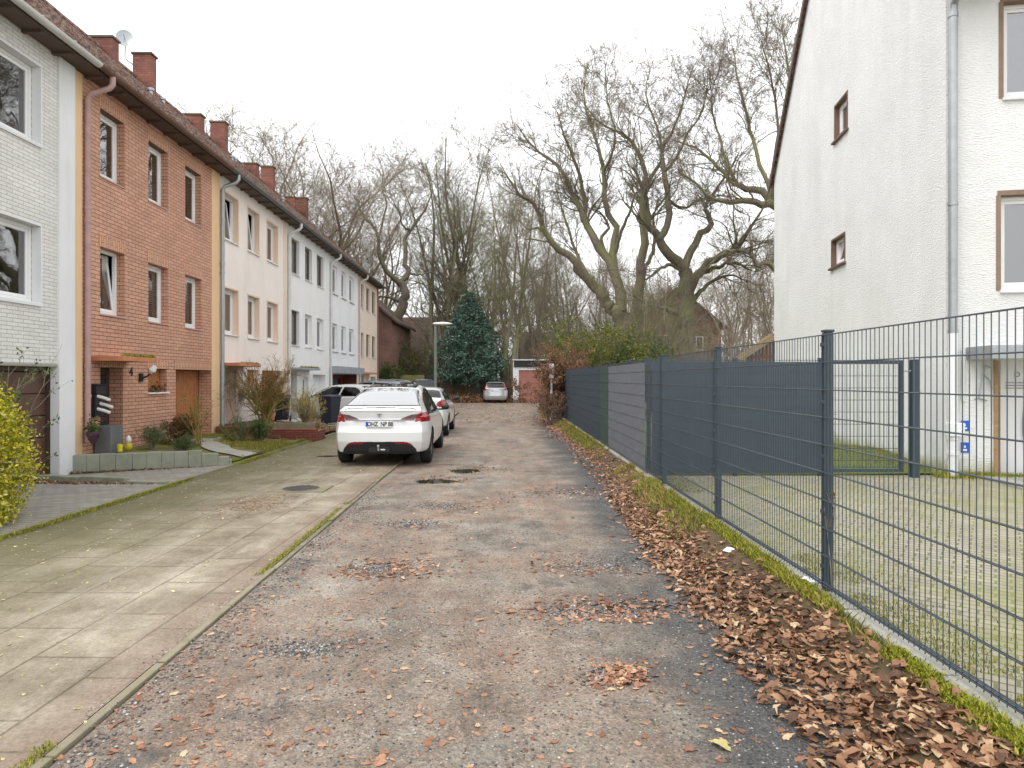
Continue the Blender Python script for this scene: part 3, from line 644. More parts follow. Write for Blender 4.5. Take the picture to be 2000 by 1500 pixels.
# --- peach rendered house
U = 18.03
t2 = house('row_house', 'peach rendered house with apricot window reveals and door behind brown shrub', U, 'peach', dict(wins=W3, depth=.17, strip=(.26, .3), ground=[(.45, 1.42, .44, 2.02, .28), (2.3, 3.2, 1.42, 2.0, .16), (3.55, 5.6, .2, 2.0, .3)], gutter='greygutter', pipe=(U + .33, 'zinc'), pipez=.3,
    win=dict(sill='trim'), each={(0, 0): dict(tilt=True), (0, 1): dict(tilt=True), (1, 0): dict(behind='curtain'), (1, 1): dict(behind='blind')},
    boxes=[('canopy', 'slab', [(.42, 2.05, .004, .5, 2.08, 2.17)]), ('party_strip', 'yellow', [(0.0, .26, -.1, .012, -.3, ZE - .04)]), ('corner_strip', 'peachdark', [(5.65, 5.95, -.1, .012, -.3, ZE - .04)])]))
for (zlo, zhi) in (Z_UP, Z_MID):
    for a, b in W3:
        mb = MB(); fb(mb, U + a - .05, U + b + .05, .002, .012, zhi, zhi + .05); fb(mb, U + b - .004, U + b + .05, -.14, .012, zlo, zhi - .002); fb(mb, U + a - .05, U + a + .004, -.14, .012, zlo, zhi - .002); mb.build('window_surround', M['peachdark'], t2)
mb = MB(); fb(mb, U + .45, U + 1.42, -.34, -.28, .44, 2.02); dd = mb.build('front_door', M['pvc'], t2); mb = MB(); fb(mb, U + .62, U + 1.2, -.279, -.272, .9, 1.9); mb.build('pane', M['darkdoor'], dd)
mb = MB(); fb(mb, U + 1.418, U + 1.43, -.28, .005, .44, 2.02); mb.build('door_reveal', M['peachdark'], t2)
mb = MB(); fb(mb, U + .4, U + .452, -.28, .005, .44, 2.02); mb.build('door_reveal', M['peachdark'], t2)
mb = MB(); fb(mb, U + 3.55, U + 5.6, -.35, -.3, .2, 2.0); mb.build('garage_door', M['wooddoor'], t2)
mb = MB(); fb(mb, U + 2.3, U + 3.2, -.2, -.165, 1.42, 2.0); mb.build('niche_panel', M['slab'], t2)
mb = MB(); fb(mb, U + 1.62, U + 1.84, .003, .1, 1.05, 1.36); fb(mb, U + 1.6, U + 1.86, .003, .12, 1.36, 1.39); mb.build('letter_box', M['zinc'], t2, bevel=.01)
# --- white rendered house with brown window frames
U = 23.98
t3 = house('row_house', 'white rendered house with dark brown window frames and brown front door', U, 'white3', dict(wins=W3, depth=.13, ground=[(.35, 1.3, .2, 2.0, .22), (2.0, 2.75, .95, 1.8, .14), (3.4, 5.4, .05, 1.9, .3)], gutter='greygutter', pipe=(U + .16, 'whitegutter'),
    win=dict(frame='darkframe', behind='net'), each={(0, 2): dict(behind='blind'), (0, 1): dict(behind='blind'), (1, 1): dict(frame='pvc', behind='net'), (1, 2): dict(frame='pvc', behind='net')},
    boxes=[('canopy', 'slabgrey', [(.3, 2.9, .004, .45, 2.06, 2.14)])]))
mb = MB(); fb(mb, U + .35, U + 1.3, -.28, -.22, .2, 2.0); mb.build('front_door', M['browndoor'], t3)
mb = MB(); fb(mb, U + 3.4, U + 5.4, -.35, -.3, .05, 1.9); mb.build('garage_door', M['trimwhite'], t3)
window(t3, U + 2.0, U + 2.75, .95, 1.8, -.12, behind='net', depth=.12)
# --- cool white house with grey canopy and brick entrance
U = 29.93
t4 = house('row_house', 'plain white house with wide grey canopy over a brick entrance', U, 'white4', dict(wins=W3, depth=.1, ground=[(.15, 5.75, .05, 1.95, .75)], gutter='greygutter', pipe=(U + .14, 'whitegutter'), win=dict(sill='slate', behind='net'),
    boxes=[('canopy', 'slabgrey', [(.1, 5.85, .004, .4, 1.97, 2.3)])]))
mb = MB(); sheet(mb, U + .15, U + 5.75, .0, 1.95, [(3.4 + U, 5.2 + U, .05, 1.75, .15), (U + .7, U + 1.6, .05, 1.85, .15)], v=-.72); fb(mb, U + .151, U + .2, -.72, -.005, .0, 1.94); fb(mb, U + 5.7, U + 5.749, -.72, -.005, 0, 1.94); mb.build('entrance_wall', M['redbrick'], t4)
mb = MB(); fb(mb, U + 3.4, U + 5.2, -.92, -.87, .05, 1.75); mb.build('garage_door', M['greygutter'], t4); mb = MB(); fb(mb, U + .7, U + 1.6, -.92, -.87, .05, 1.85); mb.build('front_door', M['darkframe'], t4)
# --- cream end house
U = 35.88
t5 = house('row_house', 'cream rendered end house with narrow dark windows and brick gable', U, 'peach5', dict(end=True, wins=W3, depth=.13, ground=[(.6, 1.6, .1, 1.9, .25), (2.2, 2.9, .9, 1.8, .14), (3.6, 5.2, .05, 1.85, .3)], gutter='greygutter', pipe=(U + .3, 'whitegutter'), win=dict(frame='darkframe'),
    boxes=[('canopy', 'slab', [(.4, 3.2, .004, .45, 1.98, 2.08)]), ('corner_bricks', 'oldbrick', [(5.6, 5.99, -9, .03, -.3, ZE - .04)])]))
mb = MB(); fb(mb, U + .6, U + 1.6, -.3, -.25, .1, 1.9); mb.build('front_door', M['greygutter'], t5); mb = MB(); fb(mb, U + 3.6, U + 5.2, -.35, -.3, .05, 1.85); mb.build('garage_door', M['trimwhite'], t5)
window(t5, U + 2.2, U + 2.9, .9, 1.8, -.12, behind='net', depth=.12)
for i, (tt, u) in enumerate(((t1, 14.35), (t2, 20.3), (t3, 26.25), (t4, 32.2), (t5, 38.15))):
    chimney(tt, u, -4.85, -4.07, .36, 12.1); chimney(tt, u + 2.1, -4.62, -4.0, .36, 12.62); vent(tt, u - .6, -2.6, 9.9); vent(tt, u + 1.5, -3.3, 10.5)
# moss lying on the canopies
def scatter_tris(name, pts, size, m, r, parent=None, up=.6):
    pts = np.asarray(pts); n = len(pts); a = r.normal(0, 1, (n, 3)); a /= np.linalg.norm(a, axis=1)[:, None]; b = r.normal(0, 1, (n, 3)); b -= (b * a).sum(1)[:, None] * a; b /= np.linalg.norm(b, axis=1)[:, None]
    s = (size * r.uniform(.6, 1.4, n))[:, None]; V = np.stack([pts - a * s, pts + b * s * .6, pts + a * s, pts - b * s * .6], 1).reshape(-1, 3)
    return npmesh(name, V, np.arange(4 * n).reshape(n, 4), m, parent)
for tt, ua, ub, v in ((t1, 12.6, 13.8, .6), (t2, 18.5, 20.05, .48), (t3, 24.3, 26.8, .43)):
    r = rng(int(ua * 7)); n = 900; u = ua + (ub - ua) * r.beta(1.6, .9, n); vv = v - np.abs(r.normal(0, .06, n)); z = 2.15 + np.abs(r.normal(0, .022, n))
    can = [c for c in tt.children if c.name.startswith('canopy')][0]; scatter_tris('moss', np.array([F(a, b, c) for a, b, c in zip(u, vv, z)]), .018, M['moss'], r, can)
# things hung on or standing at the houses
sd = thing('satellite_dish', 'round grey satellite dish on a bracket beside the second chimney', 'satellite dish', P(243, 77, 21.8))
mb = MB(); c = P(244, 77, 21.8); ax = Vector((.45, -1, .25)).normalized(); e1 = ax.cross(Vector((0, 0, 1))).normalized(); e2 = e1.cross(ax)
rings = []
for k in range(6):
    r_ = .31 * k / 5
    for j in range(28):
        q = j / 28 * 2 * math.pi; rings.append(c + e1 * r_ * .85 * math.cos(q) + e2 * r_ * math.sin(q) + ax * (.07 * (k / 5) ** 2))
mb.add(rings, [(k * 28 + j, k * 28 + (j + 1) % 28, (k + 1) * 28 + (j + 1) % 28, (k + 1) * 28 + j) for k in range(5) for j in range(28)]); mb.build('reflector', M['zinc'], sd, smooth=True)
mb = MB(); mb.tube([c, c + ax * .4 + e2 * -.1], .012, 8); mb.tube([c - Vector((0, 0, .0)), c + Vector((0, .05, -.62)), F(22.35, -4.55, c.z - .62)], .02, 8); mb.build('bracket', M['galv'], sd)
lb = thing('letter_boxes', 'black letter boxes stuffed with rolled newspapers on orange brick wall', 'letter box', F(12.75, .0, .95))
mb = MB(); fb(mb, 12.56, 12.86, .003, .13, 1.42, 1.6); fb(mb, 12.56, 12.86, .003, .11, 1.0, 1.415); fb(mb, 12.55, 12.9, .003, .16, 1.6, 1.62); mb.build('box', M['black'], lb, bevel=.01)
for k, (a, z) in enumerate(((12.62, 1.36), (12.7, 1.22), (12.62, 1.12))):
    mb = MB(); mb.tube([F(a, .1, z + .03), F(a + .03, .2, z), F(a + .08, .3, z - .05)], .032, 10); mb.build('newspaper', M['curtain'], lb, smooth='auto')
wl = thing('wall_lamp', 'black wall lamp with white glass beside the orange house number', 'wall lamp', F(14.3, 0, 1.7))
mb = MB(); fb(mb, 14.24, 14.33, .003, .06, 1.66, 1.84); mb.tube([F(14.28, .03, 1.72), F(14.3, .16, 1.78), F(14.32, .22, 1.86)], .02, 8); mb.build('bracket', M['black'], wl, bevel=.005)
mb = MB(); mb.tube([F(14.32, .2, 1.84), F(14.33, .24, 1.9), F(14.34, .3, 1.99)], [.03, .075, .05], 14); mb.build('lamp_shade', M['pvc'], wl, smooth='auto')
fl = MB(); r = rng(44); PF = np.array([F(14.75 + abs(x) * .45, .0 + y * .03, 1.44 + abs(z) * .1) for x, y, z in r.normal(0, .6, (160, 3))])
tag(scatter_tris('flower_arrangement', PF, .035, M['redleaf'], r, None), 'small dried flower arrangement on the niche sill', 'flowers')
pl = thing('planter', 'tall dark slatted planter with yellow watering pot against the brick wall', 'planter', F(12.75, .1, .33))
mb = MB(); k = 12.62
while k < 13.0: fb(mb, k, k + .055, .05, .35, .31, .82); k += .06
mb.build('slats', M['greygutter'], pl, bevel=.004)
yp = MB(); c = F(12.72, .47, 0); yp.lathe([(0, .33), (.04, .33), (.05, .47), (.045, .47), (.038, .35), (0, .35)], (c.x, c.y, 0), n=16); tag(yp.build('flower_pot', simple('yellow plastic', (.7, .62, .02), .4), smooth='auto'), 'small bright yellow pot before the slatted planter', 'pot')
hp = thing('hanging_pot', 'dark purple hanging pot with plant at foot of the downpipe', 'plant pot', F(12.33, .2, .55))
mb = MB(); c = F(12.33, .2, 0); mb.lathe([(0, .52), (.04, .52), (.1, .66), (.12, .7), (.12, .74), (.1, .74), (0, .7)], (c.x, c.y, 0), n=16); mb.build('pot', simple('purple pot', (.07, .03, .06), .4), hp, smooth='auto')
scatter_tris('plant', np.array([[c.x, c.y, .8]]) + rng(5).normal(0, .06, (150, 3)) * [1, 1, 1.6], .03, M['greenleaf'], rng(6), hp)
gf = thing('garden_figure', 'small cream and yellow garden gnome figure by the front door', 'garden figure', F(13.1, .42, .33))
mb = MB(); c = F(13.1, .42, 0); mb.lathe([(0, .31), (.05, .31), (.07, .37), (.06, .44), (.03, .46), (0, .46)], (c.x, c.y, 0), n=14); mb.build('body', M['yellowflower'], gf, smooth=True)
mb = MB(); mb.lathe([(0, .45), (.04, .46), (.055, .5), (.05, .55), (.02, .6), (0, .61)], (c.x, c.y, 0), n=14); mb.build('head', M['curtain'], gf, smooth=True)
# retaining walls
wt = thing('retaining_wall', 'stepped wall of rough grey stone blocks along the orange house garden', 'garden wall', (-6.8, 12.5, 0))
a, b = Vector((-7.97, 12.06, 0)), Vector((-5.48, 13.02, 0)); dd = (b - a).normalized(); nn = Vector((dd.y, -dd.x, 0)); L = (b - a).length; x = 0; random.seed(9); mb = MB()
while x < L - .02:
    w = min(random.uniform(.2, .3), L - x); f = x / L; zt = (.345 if f < .72 else .345 - (f - .72) / .28 * .2) + random.uniform(-.006, .006)
    q = [a + dd * (x + .002) + nn * random.uniform(.09, .105), a + dd * (x + w - .002) + nn * random.uniform(.09, .105), a + dd * (x + w - .002) - nn * .06, a + dd * (x + .002) - nn * .06]
    mb.hexa([Vector((p.x, p.y, -.1)) for p in q] + [Vector((p.x, p.y, zt)) for p in q]); x += w
mb.build('blocks', M['stonewall'], wt, bevel=.006)
wt = thing('low_wall', 'low grey stone edging wall between the two garage driveways', 'garden wall', (-6.8, 10.8, 0))
a, b = Vector((-8.1, 11.1, 0)), Vector((-5.5, 10.62, 0)); dd = (b - a).normalized(); nn = Vector((dd.y, -dd.x, 0)); L = (b - a).length; x = 0; mb = MB()
while x < L - .02:
    w = min(random.uniform(.35, .5), L - x); zt = .13 + random.uniform(-.008, .008) - .04 * (x / L > .7)
    q = [a + dd * (x + .005) + nn * .07, a + dd * (x + w - .005) + nn * .07, a + dd * (x + w - .005) - nn * .05, a + dd * (x + .005) - nn * .05]
    mb.hexa([Vector((p.x, p.y, -.1)) for p in q] + [Vector((p.x, p.y, zt)) for p in q]); x += w
mb.build('blocks', M['stonewall'], wt, bevel=.012)
wt = thing('brick_steps', 'low dark red brick planter wall before the peach house', 'garden wall', (-6.8, 18.0, .1))
for k in range(1):
    mb = MB(); mb.box(-8.0, -7.0, 17.96, 18.16, -.05, .43); mb.box(-6.998, -5.3, 18.0, 18.2, -.05, .36); mb.box(-5.9, -5.3, 18.202, 18.9, -.05, .3); mb.build('brickwork', M['redbrick'], wt, bevel=.01)
    mb = MB(); mb.box(-8.0, -6.2, 17.7, 17.958, -.05, .2); mb.build('step', M['redbrick'], wt, bevel=.01)
mb = MB(); mb.box(-7.6, -5.6, 18.9, 19.0, .0, .47); tag(mb.build('bed_edging', M['kerb'], bevel=.01), kind='structure')

# ------------------------------------------------------------------ white house on the right
CK = .154; cn = math.hypot(1, CK); C0 = Vector((7.2, 11.05, 0))
gd = Vector((CK, 1, 0)) / cn; fd = Vector((1, -CK, 0)) / cn      # along the gable (away), along the front (right)
def FG(s, v, z): return C0 + gd * s - fd * v + Vector((0, 0, z))      # s along gable, v outwards (left)
def FFr(s, v, z): return C0 + fd * s - gd * v + Vector((0, 0, z))     # s along front, v outwards (to camera)
GL = 12.0; ZEV = 8.65
def s_at(px):   # distance along the gable whose vertical stands at px
    k = (px - 1000) / FPX; Y = (7.2 - CK * 11.05) / (k - CK); return (Y - 11.05) * cn
tb = thing('detached_house', 'tall rough white rendered house with gable wall, right of the street', 'house', C0 + Vector((6, 4, 0)))
ridge_s = GL / 2; ZRG = ZEV + ridge_s * .95
# small windows in the gable
wops = []
for pa, pb, ya, yb in ((1656, 1630, 183, 272), (1651, 1624, 452, 525)):
    sa, sb = s_at(pa), s_at(pb); sm = (sa + sb) / 2; Ym = 11.05 + sm / cn; za = CAMH + (HOR - yb) / FPX * Ym; zb = CAMH + (HOR - ya) / FPX * Ym; wops.append((sa, sb, za + .09, zb - .12, .2))
mb = MB()
def FGr(u, v, z): return FG(u, v, z)
sheet(mb, 0, GL, -.1, ZEV, wops, 0, FGr)
mb.f = [f[::-1] for f in mb.f]
mb.add([FG(0, 0, ZEV), FG(GL, 0, ZEV), FG(ridge_s, 0, ZRG)], [(2, 1, 0)])
fops = []
def sf_at(px): k = (px - 1000) / FPX; return (k * 11.05 - 7.2) / (1 + k * CK) * cn
s_w = sf_at(1948)
fops.append((s_w, s_w + 1.9, 3.17, 4.78, .16)); fops.append((s_w + .04, s_w + 1.9, 6.32, 7.95, .16)); s_d = sf_at(1956); fops.append((s_d - .08, s_d + 2.0, .1, 2.05, .25))
sheet(mb, 0, 9, -.1, ZEV, fops, 0, FFr)
mb.add([FG(GL, 0, -.1), FG(GL, -9, -.1), FG(GL, -9, ZEV), FG(GL, 0, ZEV)], [(0, 1, 2, 3)]); mb.add([FG(0, -9, -.1), FG(GL, -9, -.1), FG(GL, -9, ZEV), FG(ridge_s, -9, ZRG), FG(0, -9, ZEV)], [(0, 1, 2, 3, 4)])
mb.build('wall', M['gable'], tb)
mb = MB(); fb(mb, .4, GL - .4, -2.4, -.45, .2, ZEV - .3, FGr); mb.f = [f[::-1] for f in mb.f]; mb.build('interior', M['room'], tb)
mb = MB()
for lo, hi in ((2.2, 5.4), (5.5, 8.4)): fb(mb, .35, 4, -2.2, -.4, lo, hi, FFr)
mb.build('interior', M['room'], tb)
for (a, b, c, e, dd_), tl in zip(wops, (False, True)):
    o = window(tb, a + .04, b - .04, c + .04, e - .04, -.12, FGr, sill=None, tilt=tl)
    mb = MB(); fb(mb, a - .01, b + .01, -.15, .012, e - .04, e + .01, FGr); fb(mb, a - .01, a + .04, -.15, .012, c - .0, e - .042, FGr); fb(mb, b - .04, b + .01, -.15, .012, c, e - .042, FGr); fb(mb, a - .06, b + .06, -.15, .07, c - .05, c - .002, FGr); mb.build('surround', M['copper'], o)
for (a, b, c, e, dd_) in fops[:2]:
    o = window(tb, a + .05, b, c + .02, e - .05, -.13, FFr, sill='trim', behind=None, split=None, sillz=.05)
    mb = MB(); fb(mb, a - .0, b, -.2, .012, e - .05, e + .03, FFr); fb(mb, a - .02, a + .048, -.2, .012, c, e - .052, FFr); mb.build('surround', M['brownsurround'], o)
mb = MB()   # dark curtain/blind behind big windows
for (a, b, c, e, dd_), nm in zip(fops[:2], (0, 1)): mb = MB(); fb(mb, a + .1, b, -.3, -.28, c + .1, e - .1, FFr); mb.build('blind', simple('grey blind', (.34, .34, .42), .8) if nm else simple('dark blind', (.07, .06, .065), .6), tb)
# roof
ov = .10
mb = MB()
def slope_slab(s0, z0, s1, z1, th=.09):
    mb.hexa([FG(s0, ov, z0), FG(s1, ov, z1), FG(s1, -9.2, z1), FG(s0, -9.2, z0), FG(s0, ov, z0 + th), FG(s1, ov, z1 + th), FG(s1, -9.2, z1 + th), FG(s0, -9.2, z0 + th)])
slope_slab(-.45, ZEV - .43, ridge_s, ZRG + .0); slope_slab(GL + .3, ZEV - .28, ridge_s, ZRG)
rf = mb.build('roof', M['tile'], tb)
mb = MB()
mb.bar(FG(GL + .3, ov + .012, ZEV - .29), FG(ridge_s, ov + .012, ZRG - .01), .03, .2); mb.bar(FG(-.45, ov + .012, ZEV - .43), FG(ridge_s, ov + .012, ZRG - .01), .03, .2); mb.build('bargeboard', M['soffit'], rf)
mb = MB(); a_ = FFr(-.3, .55, ZEV - .45); mb.tube([FFr(-.25, .52, ZEV - .42), FFr(9, .52, ZEV - .42)], .075, 12); mb.build('gutter', M['zinc'], tb)
s_p = sf_at(1856); bp = lambda z: FFr(s_p, .09, z)
downpipe(tb, [FFr(s_p, .5, ZEV - .5), FFr(s_p, .5, ZEV - .62), FFr(s_p, .12, 7.9), bp(7.75), bp(5), bp(2.45)], M['zinc'], .065, coll=[bp(7.7), bp(4.6), bp(2.5)])
downpipe(tb, [bp(2.5), bp(1.0), bp(.12)], M['trimwhite'], .075, name='stand_pipe', coll=[bp(.75), bp(.5)])
mb = MB(); fb(mb, s_p - .09, s_p + .13, .02, .2, .78, 1.0, FFr); fb(mb, s_p + .16, s_p + .2, .01, .05, 1.35, 2.2, FFr); mb.build('cable_box', M['trimwhite'], tb, bevel=.01)
# canopy and door
mb = MB(); s_c = sf_at(1893) - .03; fb(mb, s_c, s_c + 3.2, .003, .75, 2.06, 2.08, FFr); fb(mb, s_c - .02, s_c + 3.2, .752, .78, 2.03, 2.24, FFr); fb(mb, s_c - .02, s_c + .0, .003, .75, 2.03, 2.24, FFr); fb(mb, s_c, s_c + 3.2, .003, .75, 2.2, 2.22, FFr); mb.build('canopy', M['zinc'], tb, bevel=.004)
mb = MB(); fb(mb, s_d - .12, s_d - .03, .003, .03, .12, 2.02, FFr); mb.build('brick_pilaster', brick_mat('ochre brick', (.5, .28, .09), (.4, .2, .06), (.3, .25, .18), .12, .065, .008), tb)
do = MB(); fb(do, s_d - .02, s_d + 2.0, -.3, -.24, .12, 2.05, FFr); do = do.build('front_door', M['pvc'], tb)
mb = MB(); c_s, c_z = s_d + 1.25, 1.05; n = 40   # sweeping arch of the door glazing
arc = [(c_s - .78 * math.cos(q), c_z - .1 + 1.05 * math.sin(q)) for q in np.linspace(-.95, .95, n)]
mb.prism([(p[0] - .035, p[1]) for p in arc] + [(p[0] + .035, p[1]) for p in arc[::-1]], lambda p, t_: FFr(p[0], t_, p[1]), -.235, -.2); mb.build('arch_trim', M['zinc'], do)
mb = MB(); glz = arc; mb.prism([(p[0] + .04, min(p[1], 1.55)) for p in glz] + [(s_d + 1.8, 1.55), (s_d + 1.8, .2)], lambda p, t_: FFr(p[0], t_, p[1]), -.236, -.23); mb.build('pane', M['darkdoor'], do)
mb = MB()
for z in (.55, .85, 1.15, 1.4): fb(mb, s_d + .6, s_d + 1.9, -.229, -.215, z, z + .03, FFr)
mb.build('glazing_bar', M['pvc'], do)
def face_front(p): return Matrix.Translation(p) @ Matrix.Rotation(-math.atan(CK), 4, 'Z') @ Matrix.Rotation(R_(90), 4, 'X')
text_mesh('D', .13, 'door_lettering', M['greyink'], tb, face_front(FFr(s_d + .36, -.232, 1.79)), .002)
text_mesh('WOHNEN AM PARK\nBITTE LÄUTEN', .045, 'door_lettering', M['greyink'], tb, face_front(FFr(s_d + .42, -.232, 1.66)), .002) if False else None
mb = MB()
for k in range(3): fb(mb, s_d + .18, s_d + .75, -.236, -.23, 1.56 + .045 * k, 1.572 + .045 * k, FFr)
mb.build('fine_print', M['greyink'], do)
for z, h in ((.86, .17), (.5, .17)):
    mb = MB(); sb = sf_at(1884) - .06; fb(mb, sb, sb + .12, .003, .01, z, z + h, FFr); o = mb.build('notice_plate', M['plateblue'], tb)
    mb = MB(); fb(mb, sb + .03, sb + .09, .011, .014, z + .03, z + .06, FFr); fb(mb, sb + .045, sb + .07, .011, .014, z + .08, z + .12, FFr); mb.build('mark', M['plate'], o)
mb = MB(); sr = s_d + .05
for k in range(9): mb.tube([FFr(sr + k * .13, .9, .12), FFr(sr + k * .13, .9, .95)], .009, 6)
mb.tube([FFr(sr, .9, .95), FFr(sr + 1.2, .9, .95)], .014, 8); mb.tube([FFr(sr, .9, .3), FFr(sr + 1.2, .9, .3)], .01, 6); tag(mb.build('handrail', M['galv']), 'thin pale steel railing before the white front door', 'railing')
mb = MB(); c = FFr(sf_at(1922), .04, 0)
for a, b in (((0, 1.95), (-.06, 1.65)), ((-.06, 1.65), (-.1, 1.4)), ((-.1, 1.4), (.02, 1.36)), ((-.1, 1.4), (-.16, 1.38)), ((0, 1.95), (.07, 1.9)), ((-.03, 1.8), (.06, 1.7)), ((.06, 1.7), (.1, 1.55))):
    mb.tube([FFr(sf_at(1922) + a[0], .04, a[1]), FFr(sf_at(1922) + b[0], .04, b[1])], .012, 6)
tag(mb.build('wall_ornament', M['zinc']), 'twisted metal plant ornament on the white wall under the canopy', 'ornament')
mb = MB(); fb(mb, s_d - .4, s_d + 3, .003, 1.3, .0, .14, FFr); tag(mb.build('doorstep', M['concrete'], bevel=.01), kind='structure')

# ------------------------------------------------------------------ fences
def mesh_panel(name, L, parent, zb, zt, m, step=.05, hstep=.2, r=.0031, overhang=.0):
    mb = MB(); n = int(round(L / step))
    for i in range(n + 1):
        x = i * L / n; mb.tube([(x, 0, zb), (x, 0, zt)], r, 5)
    z = zb + .0
    zs = [zt - overhang - hstep * k for k in range(int((zt - zb) / hstep) + 1)] + [zb + .02]
    for z in zs:
        for s in (-1, 1): mb.tube([(-.02, s * .007, z), (L + .02, s * .007, z)], .0042, 6)
    return mb.build(name, m, parent)
FDIR = math.atan2(1, -.0115)
y0 = -.12
fc = thing('mesh_fence', 'long anthracite double wire mesh fence along the road', 'fence', (FX(y0), y0, 0), FDIR, local=True)
POST0 = None; PAN0 = None; step = 2.5
for i in range(13):
    x = i * step
    if i == 0:
        mb = MB(); mb.box(-.03, .03, -.045, .015, .05, 2.06); mb.box(-.035, .035, -.05, .02, 2.062, 2.08)
        for z in (.35, .75, 1.15, 1.55, 1.97): mb.box(-.02, .02, .016, .034, z - .015, z + .015)
        POST0 = mb.build('post', M['fence'], fc, bevel=.004)
        PAN0 = mesh_panel('mesh_panel', step, fc, .20, 2.04, M['wire']); PAN0.location = (0, .03, 0)
    else:
        p = POST0.copy(); COL.objects.link(p); p.parent = fc; p.location = (x, 0, 0)
        if i < 12: p = PAN0.copy(); COL.objects.link(p); p.parent = fc; p.location = (x, .03, 0)
def ystrip(a, b, name, m, label, z0=.2, z1=1.99):   # woven privacy strips between x (along) a..b
    mb = MB(); k = a; i = 0
    while k < b:
        mb.box(k, min(k + .051, b), .0335 if i % 2 else .0345, .035 if i % 2 else .036, z0, z1); k += .05; i += 1
    o = mb.build(name, m, fc); o['label'] = label; return o
fp = lambda Y: Y - y0
ystrip(fp(11.0), fp(14.85), 'privacy_strips', M['greystrip'], 'grey woven privacy strips')
mb = MB(); mb.box(fp(14.9), fp(16.2), .0335, .0355, .2, 1.99); o = mb.build('screen_fabric', M['greenfabric'], fc); o['label'] = 'dark green screen fabric'
mb = MB(); mb.box(fp(16.22), fp(29.8), .0335, .0355, .2, 2.0); mb.build('screen_fabric', M['fabric'], fc)
# crossing privacy fence and gate
YC = 11.05
fs = thing('privacy_fence', 'dark slatted privacy fence running from the road fence to the gate', 'fence', (2.3, YC, .1), 0, local=True)
xa, xb = .0, 2.85
o = mesh_panel('mesh_panel', xb - xa, fs, .07, 1.93, M['fence']); mb = MB(); k = .02; i = 0
while k < xb - .03:
    mb.box(k, k + .0525, -.0050 if i % 2 else -.0066, -.0035 if i % 2 else -.0051, .06, 1.9); k += .0502; i += 1
mb.build('privacy_strips', M['strip'], fs)
for x in (-.02, 1.42, 2.83):
    mb = MB(); mb.box(x - .03, x + .03, .03, .07, -.05, 1.95); mb.box(x - .035, x + .035, .025, .075, 1.952, 1.97); mb.build('post', M['fence'], fs, bevel=.004)
gt = thing('gate', 'open framed mesh gate of anthracite steel beside the white house', 'gate', (5.25, YC - .02, .1), R_(0), local=True)
mb = MB(); Lg = 1.22
mb.box(0, .05, -.02, .02, .08, 1.93); mb.box(Lg - .05, Lg, -.02, .02, .08, 1.93); mb.box(.052, Lg - .052, -.02, .02, 1.87, 1.93); mb.box(.052, Lg - .052, -.02, .02, .08, .13); mb.build('frame', M['fence'], gt, bevel=.004)
p = mesh_panel('mesh_panel', Lg - .12, gt, .14, 1.87, M['fence'], r=.002); p.location = (.06, 0, 0)
mb = MB(); mb.box(-.04, .06, -.04, -.021, .95, 1.07); mb.tube([(.0, -.06, 1.04), (.11, -.06, 1.04)], .01, 8); mb.build('lock', M['galv'], gt)
gp = thing('gate_post', 'thick anthracite steel gate post between gate and house corner', 'post', (6.62, YC - .1, .05), 0, local=True)
mb = MB(); mb.box(-.06, .06, -.05, .05, 0, 1.97); mb.build('shaft', M['fence'], gp, bevel=.006); mb = MB(); mb.box(-.062, .062, -.052, .052, 1.972, 1.99); mb.build('cap', M['black'], gp); mb = MB(); mb.tube([(-.06, 0, 1.8), (-.16, 0, 1.8)], .012, 8); mb.tube([(-.06, 0, .3), (-.16, 0, .3)], .012, 8); mb.build('hinge', M['galv'], gp)

# ------------------------------------------------------------------ trees
def unit(a): return a / np.maximum(np.linalg.norm(a, axis=-1, keepdims=True), 1e-9)
def grow(r, st, di, ln, K, wig, up, rad0, rad1=.35, kink=0):
    N = len(st); Pn = np.zeros((N, K, 3)); Pn[:, 0] = st; d = unit(di); upv = np.array([0, 0, 1.0]); w = r.normal(0, 1, (N, 3)) * wig
    for k in range(1, K):
        w = w * .35 + r.normal(0, 1, (N, 3)) * wig
        d = unit(d + w + upv * up); Pn[:, k] = Pn[:, k - 1] + d * (ln / (K - 1))[:, None]
    t = np.linspace(0, 1, K)[None]; Rd = rad0[:, None] * (1 - t * (1 - rad1)); return Pn, Rd
def kids(r, Pn, Rd, per, tmin, tmax, ang, lenf, K, wig, up, radf, rmin, rad1=.35, horiz=0):
    N, K0, _ = Pn.shape; L = np.linalg.norm(np.diff(Pn, axis=1), axis=2).sum(1)
    idx = np.repeat(np.arange(N), per); n = len(idx); t = tmin + (tmax - tmin) * r.uniform(0, 1, n) ** .85
    s = t * (K0 - 1); i = np.minimum(s.astype(int), K0 - 2); f = (s - i)[:, None]
    st = Pn[idx, i] * (1 - f) + Pn[idx, i + 1] * f; tg = unit(Pn[idx, i + 1] - Pn[idx, i]); rr = Rd[idx, i] * (1 - f[:, 0]) + Rd[idx, i + 1] * f[:, 0]
    a = unit(np.cross(tg, r.normal(0, 1, (n, 3)))); q = ang * r.uniform(.6, 1.3, n)[:, None]; di = tg * np.cos(q) + a * np.sin(q)
    if horiz: di[:, 2] *= (1 - horiz)
    ln = L[idx] * lenf * (1.15 - .6 * t) * r.uniform(.55, 1.3, n); rad = np.maximum(rmin, rr * radf * r.uniform(.7, 1.1, n))
    return grow(r, st, di, ln, K, wig, up, rad, rad1)
